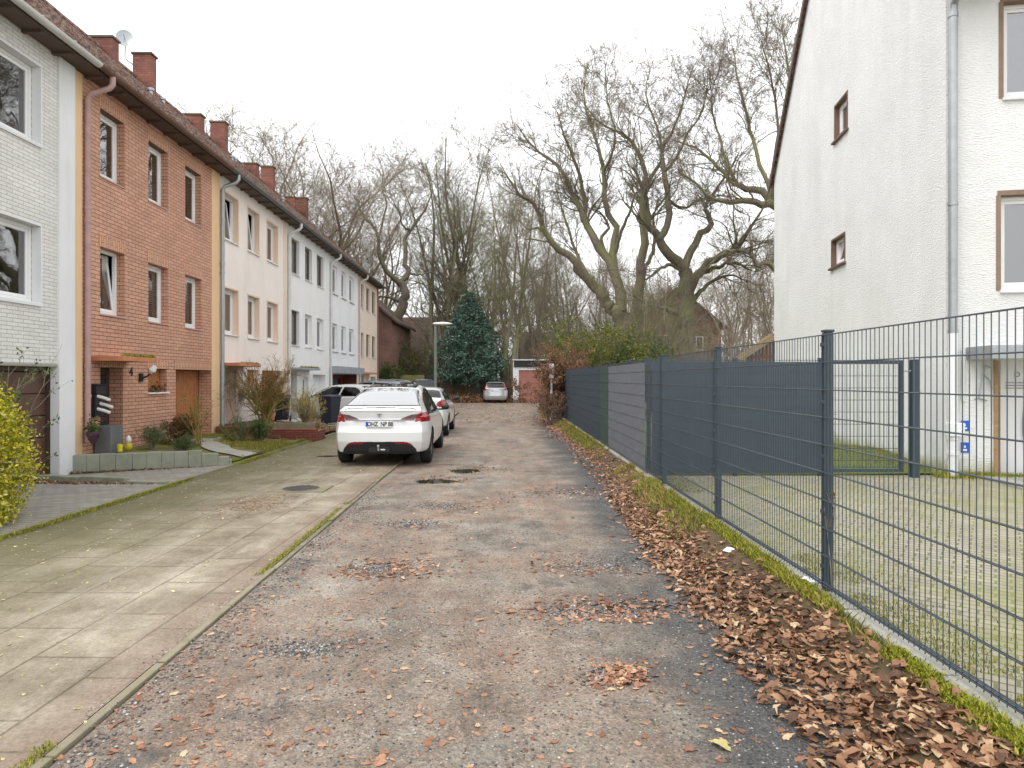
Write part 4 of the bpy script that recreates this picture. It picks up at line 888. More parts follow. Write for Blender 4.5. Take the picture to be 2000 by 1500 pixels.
def tubes(levels, sides):
    Vs, Fs, off = [], [], 0
    for (Pn, Rd), Sd in zip(levels, sides):
        N, K, _ = Pn.shape; T = np.empty_like(Pn); T[:, 1:-1] = Pn[:, 2:] - Pn[:, :-2]; T[:, 0] = Pn[:, 1] - Pn[:, 0]; T[:, -1] = Pn[:, -1] - Pn[:, -2]; T = unit(T)
        ov_ = unit(Pn[:, -1] - Pn[:, 0]); ref = np.where(np.abs(ov_[:, :1]) < .6, np.array([[1.0, .1, .05]]), np.array([[.05, 1.0, .1]]))[:, None, :]
        A = unit(np.cross(T, ref)); B = np.cross(T, A); q = np.linspace(0, 2 * np.pi, Sd, endpoint=False)
        V = Pn[:, :, None] + (A[:, :, None] * np.cos(q)[None, None, :, None] + B[:, :, None] * np.sin(q)[None, None, :, None]) * Rd[:, :, None, None]
        Vs.append(V.reshape(-1, 3)); n = np.arange(N)[:, None, None] * K * Sd; k = np.arange(K - 1)[None, :, None] * Sd; j = np.arange(Sd)[None, None]
        a = n + k + j; b = n + k + (j + 1) % Sd; F_ = np.stack([a, b, b + Sd, a + Sd], -1).reshape(-1, 4) + off; Fs.append(F_); off += N * K * Sd
    return np.concatenate(Vs), np.concatenate(Fs)
ZX, ZY, ZS = 700, 50, 2.2384
def smooth_poly(pts, K):   # pts list of (x,y,z,r) -> Catmull resample K
    p = np.array(pts, dtype=float); n = len(p); pp = np.vstack([2 * p[0] - p[1], p, 2 * p[-1] - p[-2]]); out = []
    for s in np.linspace(0, n - 1 - 1e-6, K):
        i = int(s); t = s - i; a, b, c, e = pp[i], pp[i + 1], pp[i + 2], pp[i + 3]
        out.append(.5 * (2 * b + (c - a) * t + (2 * a - 5 * b + 4 * c - e) * t * t + (3 * b - a - 3 * c + e) * t ** 3))
    return np.array(out)
def traced(limbs, Y, seed, trans=(ZX, ZY, ZS), depth=.45):
    """limbs: [(drift, [(zx, zy, r), ...])] -> world polylines with a depth of their own"""
    r = rng(seed); Ps, Rs = [], []; K = 16
    ended = {}
    for dr, pts in limbs:
        o = [];  y = Y; key = (pts[0][0], pts[0][1]); y = ended.get(key, Y); px0 = None
        for (zx, zy, rad) in pts:
            px, py = trans[0] + zx / trans[2], trans[1] + zy / trans[2]
            if px0 is not None: y += dr * math.hypot(px - px0[0], py - px0[1]) / FPX * Y * 1.0
            ended.setdefault((zx, zy), y); px0 = (px, py); q = P(px, py, y); o.append((q.x, q.y, q.z, rad))
        s = smooth_poly(o, K); s[1:-1, :3] += r.normal(0, 1, (K - 2, 3)) * np.minimum(s[1:-1, 3:4] * .35, .07); Ps.append(s[:, :3]); Rs.append(np.maximum(s[:, 3], .02))
    return np.array(Ps), np.array(Rs)
def add_branches(lv0, seed, dens=1.0, up=.06, wig=.17):
    r = rng(seed); out = []; P0, R0 = lv0
    # density per length: long limbs give more
    L = np.linalg.norm(np.diff(P0, axis=1), axis=2).sum(1); reps = np.maximum(2, np.round(L * 2.3 * dens)).astype(int)
    idx = np.repeat(np.arange(len(P0)), reps); P0r, R0r = P0[idx], R0[idx]; Lr = L[idx]
    l1 = kids(r, P0r, R0r, 1, .38, 1.0, R_(42), 1.0, 9, wig, up, .34, .018)
    sc = np.clip(r.uniform(1.2, 3.4, len(Lr)) / np.maximum(np.linalg.norm(l1[0][:, -1] - l1[0][:, 0], axis=1), .1), 0, 3)[:, None, None]
    l1 = ((l1[0] - l1[0][:, :1]) * sc + l1[0][:, :1], l1[1])
    l2 = kids(r, *l1, 6, .12, 1, R_(42), .55, 7, wig * 1.1, up * .7, .5, .010)
    l3 = kids(r, *l2, 6, .15, 1, R_(40), .55, 5, wig * 1.1, up * .5, .6, .007)
    l4 = kids(r, *l3, 4, .2, 1, R_(38), .6, 3, .16, .03, .7, .0052)
    return [l1, l2, l3, l4]
def tree_thing(name, label, base, group=None): return thing(name, label, 'tree', base, group=group)
def oak(name, label, limbs, ntrunk, Y, seed, m, trans=(ZX, ZY, ZS), dens=1.0, leaves=0):
    P0, R0 = traced(limbs, Y, seed, trans); b = P0[0, 0]; t = tree_thing(name, label, (b[0], b[1], 0))
    tr = P0[:ntrunk].copy(); 
    V, Fc = tubes([(P0[:ntrunk], R0[:ntrunk])], [12]); npmesh('trunk', V, Fc, M[m], t, True)
    rest = (P0[ntrunk:], R0[ntrunk:]); lv = add_branches(rest, seed, dens); V, Fc = tubes([rest] + lv[:2], [9, 5, 4]); cw = npmesh('crown', V, Fc, M[m], t, True); V, Fc = tubes(lv[2:], [3, 3]); npmesh('twigs', V, Fc, M['finetwig'], cw, False)
    if leaves:
        r = rng(seed + 5); pts = lv[3][0][r.integers(0, len(lv[3][0]), leaves), -1]; scatter_tris('withered_leaves', pts, .05, M['beechleaf'], r, t)
    return t
OA = [(0, [(1200, 1560, .62), (1190, 1460, .5), (1175, 1380, .46), (1165, 1300, .42), (1150, 1250, .38)]),
      (0, [(1190, 1460, .4), (1130, 1270, .40), (1085, 1215, .36), (1040, 1150, .32)]),
      (-.3, [(1040, 1150, .31), (965, 1075, .27), (925, 1010, .22), (860, 965, .19), (815, 900, .15), (790, 830, .13), (760, 770, .10), (700, 735, .07), (640, 640, .04)]),
      (.2, [(815, 900, .09), (775, 885, .07), (740, 890, .05), (700, 850, .03)]),
      (.3, [(1040, 1150, .14), (985, 1060, .12), (940, 960, .09), (900, 830, .06), (860, 700, .03)]),
      (.25, [(1150, 1250, .34), (1140, 1150, .32), (1100, 1040, .28), (1045, 970, .26), (1015, 900, .23), (990, 830, .21), (950, 780, .18), (920, 700, .15), (880, 620, .12), (820, 570, .09), (760, 530, .06), (690, 430, .03)]),
      (-.35, [(990, 830, .15), (985, 740, .13), (965, 650, .11), (930, 550, .09), (900, 480, .06), (870, 380, .03)]),
      (.3, [(1140, 1150, .27), (1120, 1000, .24), (1115, 900, .2), (1085, 780, .17), (1065, 650, .14), (1040, 500, .1), (1000, 400, .07), (985, 280, .04), (1000, 170, .02)]),
      (-.4, [(1065, 650, .1), (1110, 560, .08), (1120, 450, .06), (1090, 330, .04), (1080, 210, .02)]),
      (-.2, [(1175, 1380, .34), (1215, 1200, .31), (1235, 1100, .28), (1240, 1000, .25), (1247, 860, .22), (1240, 720, .18), (1255, 650, .14), (1215, 540, .12), (1150, 470, .08), (1060, 430, .05), (1000, 360, .02)]),
      (.4, [(1240, 720, .12), (1290, 650, .11), (1330, 560, .09), (1310, 450, .07), (1280, 380, .05), (1255, 280, .035), (1290, 150, .02)]),
      (.3, [(1235, 1100, .16), (1280, 1020, .12), (1300, 930, .1), (1290, 850, .07), (1310, 760, .04)]),
      (.5, [(1100, 1040, .13), (1060, 940, .11), (1095, 880, .09), (1060, 820, .06), (1020, 800, .03)]),
      (-.4, [(1120, 1000, .12), (1150, 900, .1), (1190, 810, .08), (1210, 740, .05), (1290, 690, .03)]),
      (.1, [(1190, 1460, .2), (1210, 1330, .16), (1260, 1215, .12), (1330, 1225, .09), (1420, 1215, .05)])]
oak('oak_tree', 'large spreading bare oak with several mossy boles, centre right behind the fence', OA, 2, 40, 11, 'oak', dens=1.25, leaves=500)
OB = [(0, [(1440, 1540, .56), (1437, 1420, .48), (1434, 1300, .44), (1436, 1180, .42), (1425, 1070, .38)]),
      (-.3, [(1425, 1070, .3), (1350, 985, .27), (1310, 935, .23), (1272, 880, .18), (1268, 800, .15), (1240, 700, .1), (1200, 620, .06)]),
      (.3, [(1310, 935, .21), (1350, 860, .19), (1352, 760, .17), (1335, 640, .14), (1330, 540, .1), (1380, 450, .07), (1420, 330, .05), (1455, 200, .025)]),
      (-.3, [(1335, 640, .1), (1400, 560, .08), (1440, 470, .06), (1500, 380, .04), (1530, 270, .02)]),
      (.3, [(1425, 1070, .24), (1450, 990, .22), (1500, 925, .2), (1535, 880, .17), (1530, 830, .14), (1512, 800, .11), (1560, 720, .08), (1620, 640, .05), (1660, 560, .03)]),
      (-.35, [(1436, 1180, .26), (1490, 1085, .24), (1560, 1020, .2), (1640, 995, .16), (1700, 900, .1), (1770, 800, .05), (1800, 700, .02)]),
      (.2, [(1490, 1085, .16), (1560, 1060, .12), (1640, 1040, .08), (1720, 1070, .04)]),
      (.4, [(1350, 760, .1), (1420, 800, .08), (1500, 760, .06), (1600, 740, .03)]),
      (-.4, [(1425, 1070, .12), (1350, 1045, .1), (1290, 1090, .07), (1250, 1110, .05)]),
      (.2, [(1436, 1230, .2), (1480, 1180, .14), (1530, 1130, .1), (1620, 1090, .06), (1700, 1120, .03)]),
      (.2, [(1437, 1270, .18), (1340, 1235, .13), (1260, 1215, .08), (1200, 1180, .04)])]
oak('oak_tree', 'dark upright bare oak with twisted limbs standing left of the white gable house', OB, 1, 37, 12, 'oakdark', dens=1.2, leaves=300)
OC = [(0, [(2010, 1560, .5), (2000, 1300, .45), (1980, 1100, .4), (1960, 950, .36)]),
      (-.1, [(1960, 950, .3), (1890, 840, .28), (1820, 785, .25), (1760, 785, .2), (1700, 760, .17), (1640, 775, .14), (1590, 765, .12), (1530, 750, .09), (1480, 690, .06), (1400, 640, .04)]),
      (.3, [(1820, 785, .2), (1770, 735, .2), (1700, 715, .17), (1640, 680, .13), (1570, 620, .1), (1500, 550, .07), (1380, 500, .04)]),
      (.3, [(1820, 785, .15), (1775, 660, .12), (1720, 500, .1), (1700, 400, .08), (1660, 250, .05), (1640, 100, .02)]),
      (-.3, [(1820, 785, .14), (1815, 620, .1), (1835, 450, .07), (1810, 250, .05), (1760, 60, .02)]),
      (-.2, [(1980, 1100, .2), (1900, 1090, .16), (1820, 1068, .14), (1780, 1040, .12), (1745, 1060, .11), (1722, 1010, .1), (1680, 985, .08), (1600, 990, .06), (1530, 1050, .03)]),
      (.2, [(1640, 680, .09), (1600, 560, .08), (1560, 430, .05), (1545, 300, .03), (1580, 180, .02)]),
      (.1, [(1960, 950, .24), (1950, 700, .2), (1900, 450, .13), (1880, 200, .07), (1850, 0, .03)])]
oak('oak_tree', 'mossy oak limbs reaching out from behind the white gable house', OC, 1, 36, 13, 'oak', dens=1.3, leaves=900)
TL = (560, 150, 3.193)
OL = [(0, [(650, 1990, .5), (665, 1800, .45), (690, 1560, .42), (725, 1420, .37), (738, 1340, .34), (700, 1285, .3)]),
      (-.2, [(700, 1285, .24), (640, 1235, .2), (595, 1165, .18), (577, 1080, .14), (573, 1010, .12), (540, 930, .09), (470, 860, .06), (430, 740, .03)]),
      (.4, [(573, 1010, .1), (600, 900, .08), (622, 790, .07), (595, 700, .05), (600, 600, .03), (570, 500, .02)]),
      (.3, [(700, 1285, .23), (765, 1225, .2), (733, 1160, .19), (750, 1085, .17), (732, 1020, .15), (775, 960, .12), (830, 880, .1), (880, 790, .07), (910, 700, .05), (890, 600, .02)]),
      (-.4, [(775, 960, .09), (722, 925, .07), (705, 850, .05), (670, 790, .04), (640, 700, .02)]),
      (-.1, [(725, 1400, .14), (690, 1395, .13), (640, 1378, .1), (590, 1372, .07), (540, 1400, .03)]),
      (.2, [(595, 1165, .08), (620, 1125, .07), (600, 1120, .05)]),
      (.2, [(765, 1225, .08), (830, 1235, .07), (900, 1220, .05), (960, 1260, .02)])]
oak('twisted_tree', 'twisted dark tree forking into two curved limbs behind the cream end house', OL, 1, 52, 14, 'oakdark', TL, .85)
# generic bare trees: one upright many-stemmed kind, one round-crowned kind
def upright_mesh(seed, h, nst, spread, m, name):
    r = rng(seed); st = np.zeros((nst, 3)); st[:, :2] = r.normal(0, .25, (nst, 2)); q = r.uniform(0, 6.28, nst); tilt = r.uniform(.02, spread, nst)
    di = np.stack([np.cos(q) * tilt, np.sin(q) * tilt, np.ones(nst)], 1); l0 = grow(r, st, di, h * r.uniform(.75, 1.0, nst), 16, .035, .03, r.uniform(.12, .24, nst) * h / 20, .1)
    l1 = kids(r, *l0, 28, .25, 1, R_(46), .27, 8, .12, .08, .34, .012); l2 = kids(r, *l1, 9, .12, 1, R_(42), .48, 6, .14, .06, .5, .008); l3 = kids(r, *l2, 8, .15, 1, R_(40), .52, 4, .15, .04, .6, .0055)
    return tubes([l0], [9]), tubes([l1, l2, l3], [5, 3, 3])
def round_mesh(seed, h, m=None):
    r = rng(seed); l0 = grow(r, np.zeros((1, 3)), np.array([[r.normal(0, .04), r.normal(0, .04), 1]]), np.array([h * .36]), 9, .04, .04, np.array([.017 * h]), .7)
    n = 9; q = np.linspace(0, 6.283, n, endpoint=False) + r.normal(0, .25, n); tl = r.uniform(.12, .62, n); st = l0[0][0, -1][None].repeat(n, 0) - np.array([0, 0, 1]) * r.uniform(0, .1 * h, n)[:, None]
    l1 = grow(r, st, np.stack([np.cos(q) * tl, np.sin(q) * tl, np.ones(n)], 1), h * r.uniform(.5, .7, n) * (1.05 - .2 * tl), 18, .10, .055, np.full(n, .0062 * h) * r.uniform(.8, 1.2, n), .1)
    l2 = kids(r, *l1, 16, .15, 1, R_(44), .34, 9, .14, .08, .42, .014); l3 = kids(r, *l2, 9, .1, 1, R_(42), .48, 6, .16, .05, .5, .008); l4 = kids(r, *l3, 7, .15, 1, R_(40), .55, 4, .16, .03, .6, .0055)
    return tubes([l0], [10]), tubes([l1, l2, l3, l4], [7, 4, 3, 3])
PROTO = {}
def bare_tree(kind, label, px, Y, ytop, m, rot=0, name='bare_tree', cat_group='bare trees at the end of the street', sxy=1.0):
    key = (kind, m); h0 = {'u': 20, 'v': 20, 'r': 18, 's': 18}[kind]
    H = CAMH + (HOR - ytop) / FPX * Y; x = (px - 1000) / FPX * Y; t = tree_thing(name, label, (x, Y, -.1), cat_group); OFF[t.name] = Vector((0, 0, 0))
    if key not in PROTO:
        tr, cr = {'u': lambda: upright_mesh(21, 20, 5, .2, m, ''), 'v': lambda: upright_mesh(22, 20, 4, .10, m, ''), 'r': lambda: round_mesh(33, 18), 's': lambda: round_mesh(37, 18)}[kind]()
        a = npmesh('trunk', *tr, M[m], t, True); b = npmesh('crown', *cr, M[m], t, False); zt = max(v.co.z for v in b.data.vertices); PROTO[key] = (a, b, zt)
    else:
        for o in PROTO[key][:2]: c = o.copy(); COL.objects.link(c); c.parent = t
    s = H / PROTO[key][2]; t.scale = (s * sxy, s * sxy, s); t.rotation_euler = (0, 0, rot); return t
BT = [('r', 'bare round tree behind the second pair of chimneys on the left roof', 420, 46, 150, 'twig', 0), ('s', 'tall bare tree rising behind the last brick chimneys', 592, 44, 195, 'twig', 1), ('s', 'spreading bare crown just above the middle chimneys on the left', 480, 40, 215, 'twig', 2.2),
      ('r', 'slim bare tree between the end house roof and the twisted tree', 690, 58, 290, 'twig', 2), ('s', 'greyish bare tree just right of the twisted tree', 760, 64, 330, 'twig', 4),
      ('u', 'mossy many-stemmed tree directly behind the street lamp', 862, 56, 265, 'green', 0), ('u', 'tallest mossy many-stemmed tree behind the blue green conifer', 912, 60, 232, 'green', 2),
      ('v', 'slim dark stemmed tree right behind the tip of the conifer', 950, 66, 300, 'green', 1), ('u', 'mossy straight tree rising left of the small red garage', 992, 52, 330, 'green', 4),
      ('v', 'straight slender tree above the small red garage', 1040, 58, 270, 'twig', 3), ('v', 'slender mossy tree left of the large oak', 1105, 55, 420, 'green', 2),
      ('r', 'small bare tree in the gap between the two oaks', 1300, 56, 500, 'twig', 5), ('s', 'low wide bare tree close to the white gable corner', 1440, 52, 470, 'twig', 3),
      ('s', 'bare crown overlapping the right edge of the dark oak', 1500, 60, 420, 'twig', 1), ('v', 'thin pole-like tree behind the yellow green bush', 1170, 62, 430, 'twig', 5), ('r', 'bare tree above the dark low roof right of the garage', 1075, 70, 470, 'twig', 0)]
for i, (k, lab, px, Y, yt, m, rot) in enumerate(BT): bare_tree(k, lab, px, Y, yt, m, rot, sxy=1.3 if px < 620 else 1.15)
# the wood beyond, which reads as one mass
def wood(name, label, n, x0, x1, y0_, y1, h0, h1, seed, m, skip=None):
    r = rng(seed); st = np.zeros((n, 3)); st[:, 0] = r.uniform(x0, x1, n); st[:, 1] = r.uniform(y0_, y1, n); st[:, 0] *= st[:, 1] / ((y0_ + y1) / 2)
    l0 = grow(r, st, r.normal(0, .12, (n, 3)) + [0, 0, 1], r.uniform(h0, h1, n), 10, .05, .03, r.uniform(.05, .16, n), .15)
    l1 = kids(r, *l0, 14, .12, 1, R_(42), .32, 6, .13, .09, .5, .014); l2 = kids(r, *l1, 7, .1, 1, R_(42), .5, 5, .15, .06, .6, .009); l3 = kids(r, *l2, 5, .1, 1, R_(40), .6, 3, .15, .03, .7, .007)
    V, Fc = tubes([l0, l1, l2, l3], [5, 3, 3, 3]); tag(npmesh(name, V, Fc, M[m], None, False), label, 'wood', kind='stuff')
wood('woodland', 'mass of bare brownish trees beyond the end of the street', 200, -24, 36, 64, 95, 9, 18, 31, 'farwood')
wood('undergrowth', 'tangle of bare brown bushes at the end of the street', 240, -9, 26, 52, 64, 2.0, 6.5, 32, 'twig')
# leafy crowns
def leaf_cloud(r, n, pts, size, aspect=.45, droop=0):
    a = unit(r.normal(0, 1, (n, 3))); 
    if droop: a[:, 2] = a[:, 2] * .5 - droop; a = unit(a)
    b = unit(np.cross(a, r.normal(0, 1, (n, 3)))); s = (size * r.uniform(.6, 1.4, n))[:, None]; c = np.cross(a, b) * s * .15
    V = np.stack([pts, pts + a * s * .5 + b * s * aspect * .5 + c, pts + a * s, pts + a * s * .5 - b * s * aspect * .5 + c], 1).reshape(-1, 3); return V, np.arange(4 * n).reshape(n, 4)
# conifer
cx, cY = (918 - 1000) / FPX * 51.6, 51.6
t = tree_thing('conifer', 'dense blue green conical evergreen tree at the end of the street', (cx, cY, 0)); r = rng(41)
mb = MB(); mb.tube([(cx, cY, -.1), (cx, cY, 4), (cx, cY, 7.6)], [.22, .13, .03], 10); mb.build('trunk', M['oakdark'], t, smooth='auto')
nb = 620; hz = r.uniform(0, 1, nb) ** 1.25; zz = 1.55 + hz * 6.75; q = r.uniform(0, 6.28, nb); RR = np.interp(hz, [0, .12, .3, .45, .58, .66, .8, .9, 1], [2.0, 2.85, 3.05, 2.65, 2.1, 1.5, 1.15, .55, .1]) * r.uniform(.5, 1.2, nb)
pts = []
for i in range(nb):
    m_ = 46; s = np.sqrt(r.uniform(.12, 1, m_)); w = (1.15 - s) * .34 + .06
    pts.append(np.stack([cx + np.cos(q[i]) * RR[i] * s + r.normal(0, 1, m_) * w, cY + np.sin(q[i]) * RR[i] * s + r.normal(0, 1, m_) * w, zz[i] - .25 * s * RR[i] / 2 + r.normal(0, .12, m_)], 1))
pts = np.concatenate(pts); V, Fc = leaf_cloud(r, len(pts), pts, .24, .26, .15); npmesh('crown', V, Fc, M['conifer'], t)
def shrub(name, label, c, rad, h, nst, leafm, nleaf, stemm, seed, size=.05, cat='shrub', group=None, ln=(.7, 1.0), spread=.5, per=(7, 5), aspect=.5, rad0=.015, wig=.1, tips=True, up=.06):
    r = rng(seed); t = thing(name, label, cat, c, group=group); st = np.array([list(c)] * nst) + r.normal(0, rad * .10, (nst, 3)) * [1, 1, 0]
    q = r.uniform(0, 6.28, nst); tl = r.uniform(.05, spread, nst); di = np.stack([np.cos(q) * tl, np.sin(q) * tl, np.ones(nst)], 1)
    l0 = grow(r, st, di, h * r.uniform(*ln, nst), 9, wig, up, np.full(nst, rad0) * r.uniform(.7, 1.3, nst), .35)
    l1 = kids(r, *l0, per[0], .2, 1, R_(38), .4, 6, wig, up, .55, .004); l2 = kids(r, *l1, per[1], .15, 1, R_(38), .5, 4, wig, up * .5, .6, .0028)
    V, Fc = tubes([l0, l1, l2], [6, 4, 3]); npmesh('stems', V, Fc, M[stemm], t, True)
    if nleaf:
        i = r.integers(0, len(l2[0]), nleaf); k = r.integers(1, 4, nleaf); pts = l2[0][i, k] + r.normal(0, size * .4, (nleaf, 3)); V, Fc = leaf_cloud(r, nleaf, pts, size, aspect); npmesh('leaves', V, Fc, M[leafm], t)
    return t
# variegated hedge bush at the left edge
r = rng(51); t = thing('hedge_bush', 'yellow variegated evergreen bush at the left edge of the driveway', 'bush', (-6.4, 7.35, .03)); n = 7800
q = r.uniform(0, 6.28, n); ph = r.uniform(-1, 1, n); lump = 1 + .10 * np.sin(3 * q + 4 * ph) + .08 * np.sin(7 * q - 5 * ph); rr = lump * r.uniform(.80, 1.04, n)
zb = np.clip(ph, -1, 1); w = np.interp(zb, [-1, -.8, -.2, .5, .85, 1], [.66, .74, .78, .74, .56, .08])
pts = np.stack([-6.43 + np.cos(q) * w * rr, 7.4 + np.sin(q) * w * rr * 1.1, .86 + zb * .84 + r.normal(0, .03, n)], 1)
pts = np.concatenate([pts, pts + r.normal(0, .05, pts.shape), pts + r.normal(0, .06, pts.shape), pts * 1.0 + r.normal(0, .07, pts.shape)]); V, Fc = leaf_cloud(r, len(pts), pts, .042, .55); npmesh('leaves', V, Fc, M['yellowleaf'], t)
l0 = grow(r, np.tile([[-6.43, 7.4, .0]], (26, 1)) + r.normal(0, .12, (26, 3)) * [1, 1, 0], r.normal(0, .35, (26, 3)) + [0, 0, 1], r.uniform(1.2, 1.6, 26), 8, .12, .02, np.full(26, .016), .3); l1 = kids(r, *l0, 10, .2, 1, R_(50), .4, 5, .15, .03, .5, .005)
V, Fc = tubes([l0, l1], [6, 3]); npmesh('stems', V, Fc, M['twig'], t, True)
shrub('young_bush', 'thin leafy twigs rising above the yellow bush at the left edge', (-6.1, 8.1, .03), .3, 2.0, 7, 'greenleaf', 260, 'green', 52, size=.05, spread=.4, per=(4, 3), ln=(.8, 1.05), rad0=.008)
GZ = lambda x, y: float(garden_z(np.array(x), np.array(y)))
def gp(x, y): return (x, y, GZ(x, y) - .02)
shrub('bare_shrub', 'tall brown twiggy shrub on thick mossy stems before the peach house', gp(-7.15, 19.4), .5, 1.85, 15, 'tanleaf', 5000, 'drygrass', 53, size=.035, spread=.5, per=(20, 10), rad0=.038, wig=.13)
shrub('blossom_shrub', 'low shrub with yellow blossom beside the dark waste bin', gp(-6.25, 20.2), .5, 1.15, 44, 'yellowflower', 2600, 'twig', 54, size=.035, spread=.85, per=(7, 5), rad0=.010)
shrub('dry_plant', 'dry straw coloured plant in front of the waste bin', gp(-5.6, 19.1), .2, .55, 22, 'tanleaf', 350, 'drygrass', 55, size=.03, spread=.8, per=(4, 3), rad0=.006)
shrub('rose_bush', 'tall thin rose canes with few leaves before the wooden garage door', gp(-7.0, 14.9), .3, 1.3, 13, 'greenleaf', 120, 'drygrass', 56, size=.04, spread=.42, per=(4, 3), rad0=.008)
shrub('red_bush', 'low reddish green bush at foot of the orange brick wall', gp(-7.5, 15.1), .5, .62, 40, 'redleaf', 5200, 'twig', 57, size=.05, spread=1.3, per=(7, 5), rad0=.008)
shrub('grey_bush', 'feathery green grey bush right of the brick house door', gp(-7.45, 13.8), .35, .55, 30, 'greenleaf', 1800, 'green', 58, size=.04, spread=1.1, per=(6, 5), rad0=.006, aspect=.2)
shrub('green_bush', 'dark green cushion bush behind the stone block wall', gp(-6.85, 13.9), .35, .36, 36, 'greenleaf', 3200, 'green', 59, size=.035, spread=1.6, per=(6, 5), rad0=.006, aspect=.2)
shrub('pine_shrub', 'small spreading pine shrub before the brick planter wall', gp(-6.4, 16.9), .4, .55, 22, 'greenleaf', 4500, 'green', 60, size=.08, spread=1.2, per=(6, 5), rad0=.010, aspect=.08)
shrub('pine_shrub', 'greyish little standard conifer on a short stem in the mossy bed', gp(-6.75, 16.5), .3, .62, 12, 'greenleaf', 2200, 'green', 61, size=.07, spread=.8, per=(6, 5), rad0=.012, aspect=.08)
shrub('climbing_plant', 'thin leafy twigs in front of the peach house downpipe', gp(-7.7, 18.6), .2, 1.4, 5, 'greenleaf', 160, 'green', 62, size=.05, spread=.2, per=(4, 3), rad0=.006)
# beech hedge at far end of the fence, bushes behind it
shrub('beech_hedge', 'rusty brown leafed beech bush at the far end of the mesh fence', (1.8, 26.5, .05), .9, 2.9, 26, 'beechleaf', 15000, 'twig', 63, size=.075, spread=.27, per=(12, 8), rad0=.02, wig=.10, up=.0)
shrub('beech_hedge', 'low overhanging part of rusty beech growth nearest the road', (1.45, 25.0, .05), .5, 1.2, 16, 'beechleaf', 2600, 'twig', 64, size=.06, spread=.7, per=(9, 6), rad0=.012)
shrub('bamboo_bush', 'bright yellow green leafy bush above the dark fence screen', (3.6, 29.5, .1), 1.5, 4.0, 60, 'bambooleaf', 26000, 'green', 65, size=.12, spread=.5, per=(9, 7), rad0=.014, up=-.02, aspect=.3)
shrub('olive_bush', 'olive green dense bush between the bright bush and the oak', (5.6, 30.5, .1), 1.5, 3.5, 55, 'greenleaf', 16000, 'green', 66, size=.11, spread=.7, per=(9, 7), rad0=.014, up=-.02, aspect=.35)
shrub('willow_shrub', 'tall yellowish twiggy shrub in front of the large oak trunk', (7.0, 33, .1), 1.2, 6.3, 26, 'bambooleaf', 900, 'green', 67, size=.06, spread=.4, per=(12, 8), rad0=.03)
shrub('willow_shrub', 'brown bare shrub between the two oak trunks', (9.6, 34, .1), 1.2, 4.6, 26, 'beechleaf', 900, 'twig', 68, size=.06, spread=.4, per=(11, 8), rad0=.025)
shrub('ivy_bush', 'brown and green ivy clump round the twisted tree trunk', ((768 - 1000) / FPX * 51, 51, 0), 1.0, 4.6, 22, 'greenleaf', 3500, 'twig', 69, size=.14, spread=.28, per=(9, 6), rad0=.03)
shrub('evergreen_bush', 'light green small evergreen bush by the yellowish fence', ((812 - 1000) / FPX * 53, 53, 0), 1.0, 4.2, 18, 'bambooleaf', 1800, 'twig', 70, size=.15, spread=.4, per=(9, 6), rad0=.03)
shrub('dark_shrub', 'dark green low shrub left of the twisted trunk', ((750 - 1000) / FPX * 46, 46, 0), .8, 2.6, 22, 'greenleaf', 5000, 'green', 71, size=.12, spread=.5, per=(8, 6), rad0=.02)
# brown fallen branches bank under the conifer
r = rng(72); n = 9000; pts = np.stack([r.uniform(-6.5, 1.0, n), r.uniform(47.6, 50.5, n), np.abs(r.normal(0, .22, n))], 1); V, Fc = leaf_cloud(r, n, pts, .14, .5); tag(npmesh('leaf_bank', V, Fc, M['fallen']), 'bank of brown leaves below the conifer', 'leaves', kind='stuff')

# ------------------------------------------------------------------ background buildings
def bg_house(name, label, x, y, w, d_, he, hr, wallm, roofm, rot=0, gable='x', wins=()):
    t = thing(name, label, 'house', (x, y, 0), R_(rot), local=True); mb = MB()
    mb.box(-w / 2, w / 2, 0, d_, -.1, he)
    if gable == 'y':   # gable faces the camera
        mb.prism([(-w / 2, he + .002), (w / 2, he + .002), (0, hr)], lambda p, q: (p[0], q, p[1]), 0, d_)
    mb.build('wall', M[wallm], t); mb = MB()
    if gable == 'y':
        for s in (-1, 1): mb.hexa([(s * (w / 2 + .4), -.4, he - .3), (s * (w / 2 + .4), d_ + .4, he - .3), (0, d_ + .4, hr + .05), (0, -.4, hr + .05), (s * (w / 2 + .4), -.4, he - .12), (s * (w / 2 + .4), d_ + .4, he - .12), (0, d_ + .4, hr + .25), (0, -.4, hr + .25)])
    else:
        for a, b in ((-.4, d_ / 2), (d_ + .4, d_ / 2)): mb.hexa([(-w / 2 - .3, a, he - .1), (w / 2 + .3, a, he - .1), (w / 2 + .3, b, hr), (-w / 2 - .3, b, hr), (-w / 2 - .3, a, he + .1), (w / 2 + .3, a, he + .1), (w / 2 + .3, b, hr + .2), (-w / 2 - .3, b, hr + .2)])
    mb.build('roof', M[roofm], t)
    for (wx, wz, ww, wh) in wins:
        mb = MB(); a, b, c, e = wx - ww / 2, wx + ww / 2, wz, wz + wh
        mb.box(a, b, -.04, -.003, c, c + .09); mb.box(a, b, -.04, -.003, e - .09, e); mb.box(a, a + .09, -.04, -.003, c + .091, e - .091); mb.box(b - .09, b, -.04, -.003, c + .091, e - .091); mb.box((a + b) / 2 - .04, (a + b) / 2 + .04, -.04, -.003, c + .091, e - .091)
        o = mb.build('window', M['pvc'], t); mb = MB(); mb.box(a + .09, b - .09, -.02, -.004, c + .09, e - .09); mb.build('pane', M['darkdoor'], o)
    return t
M['darkroof'] = simple('dark brown roof', (.10, .065, .05), .85, .3, 4)
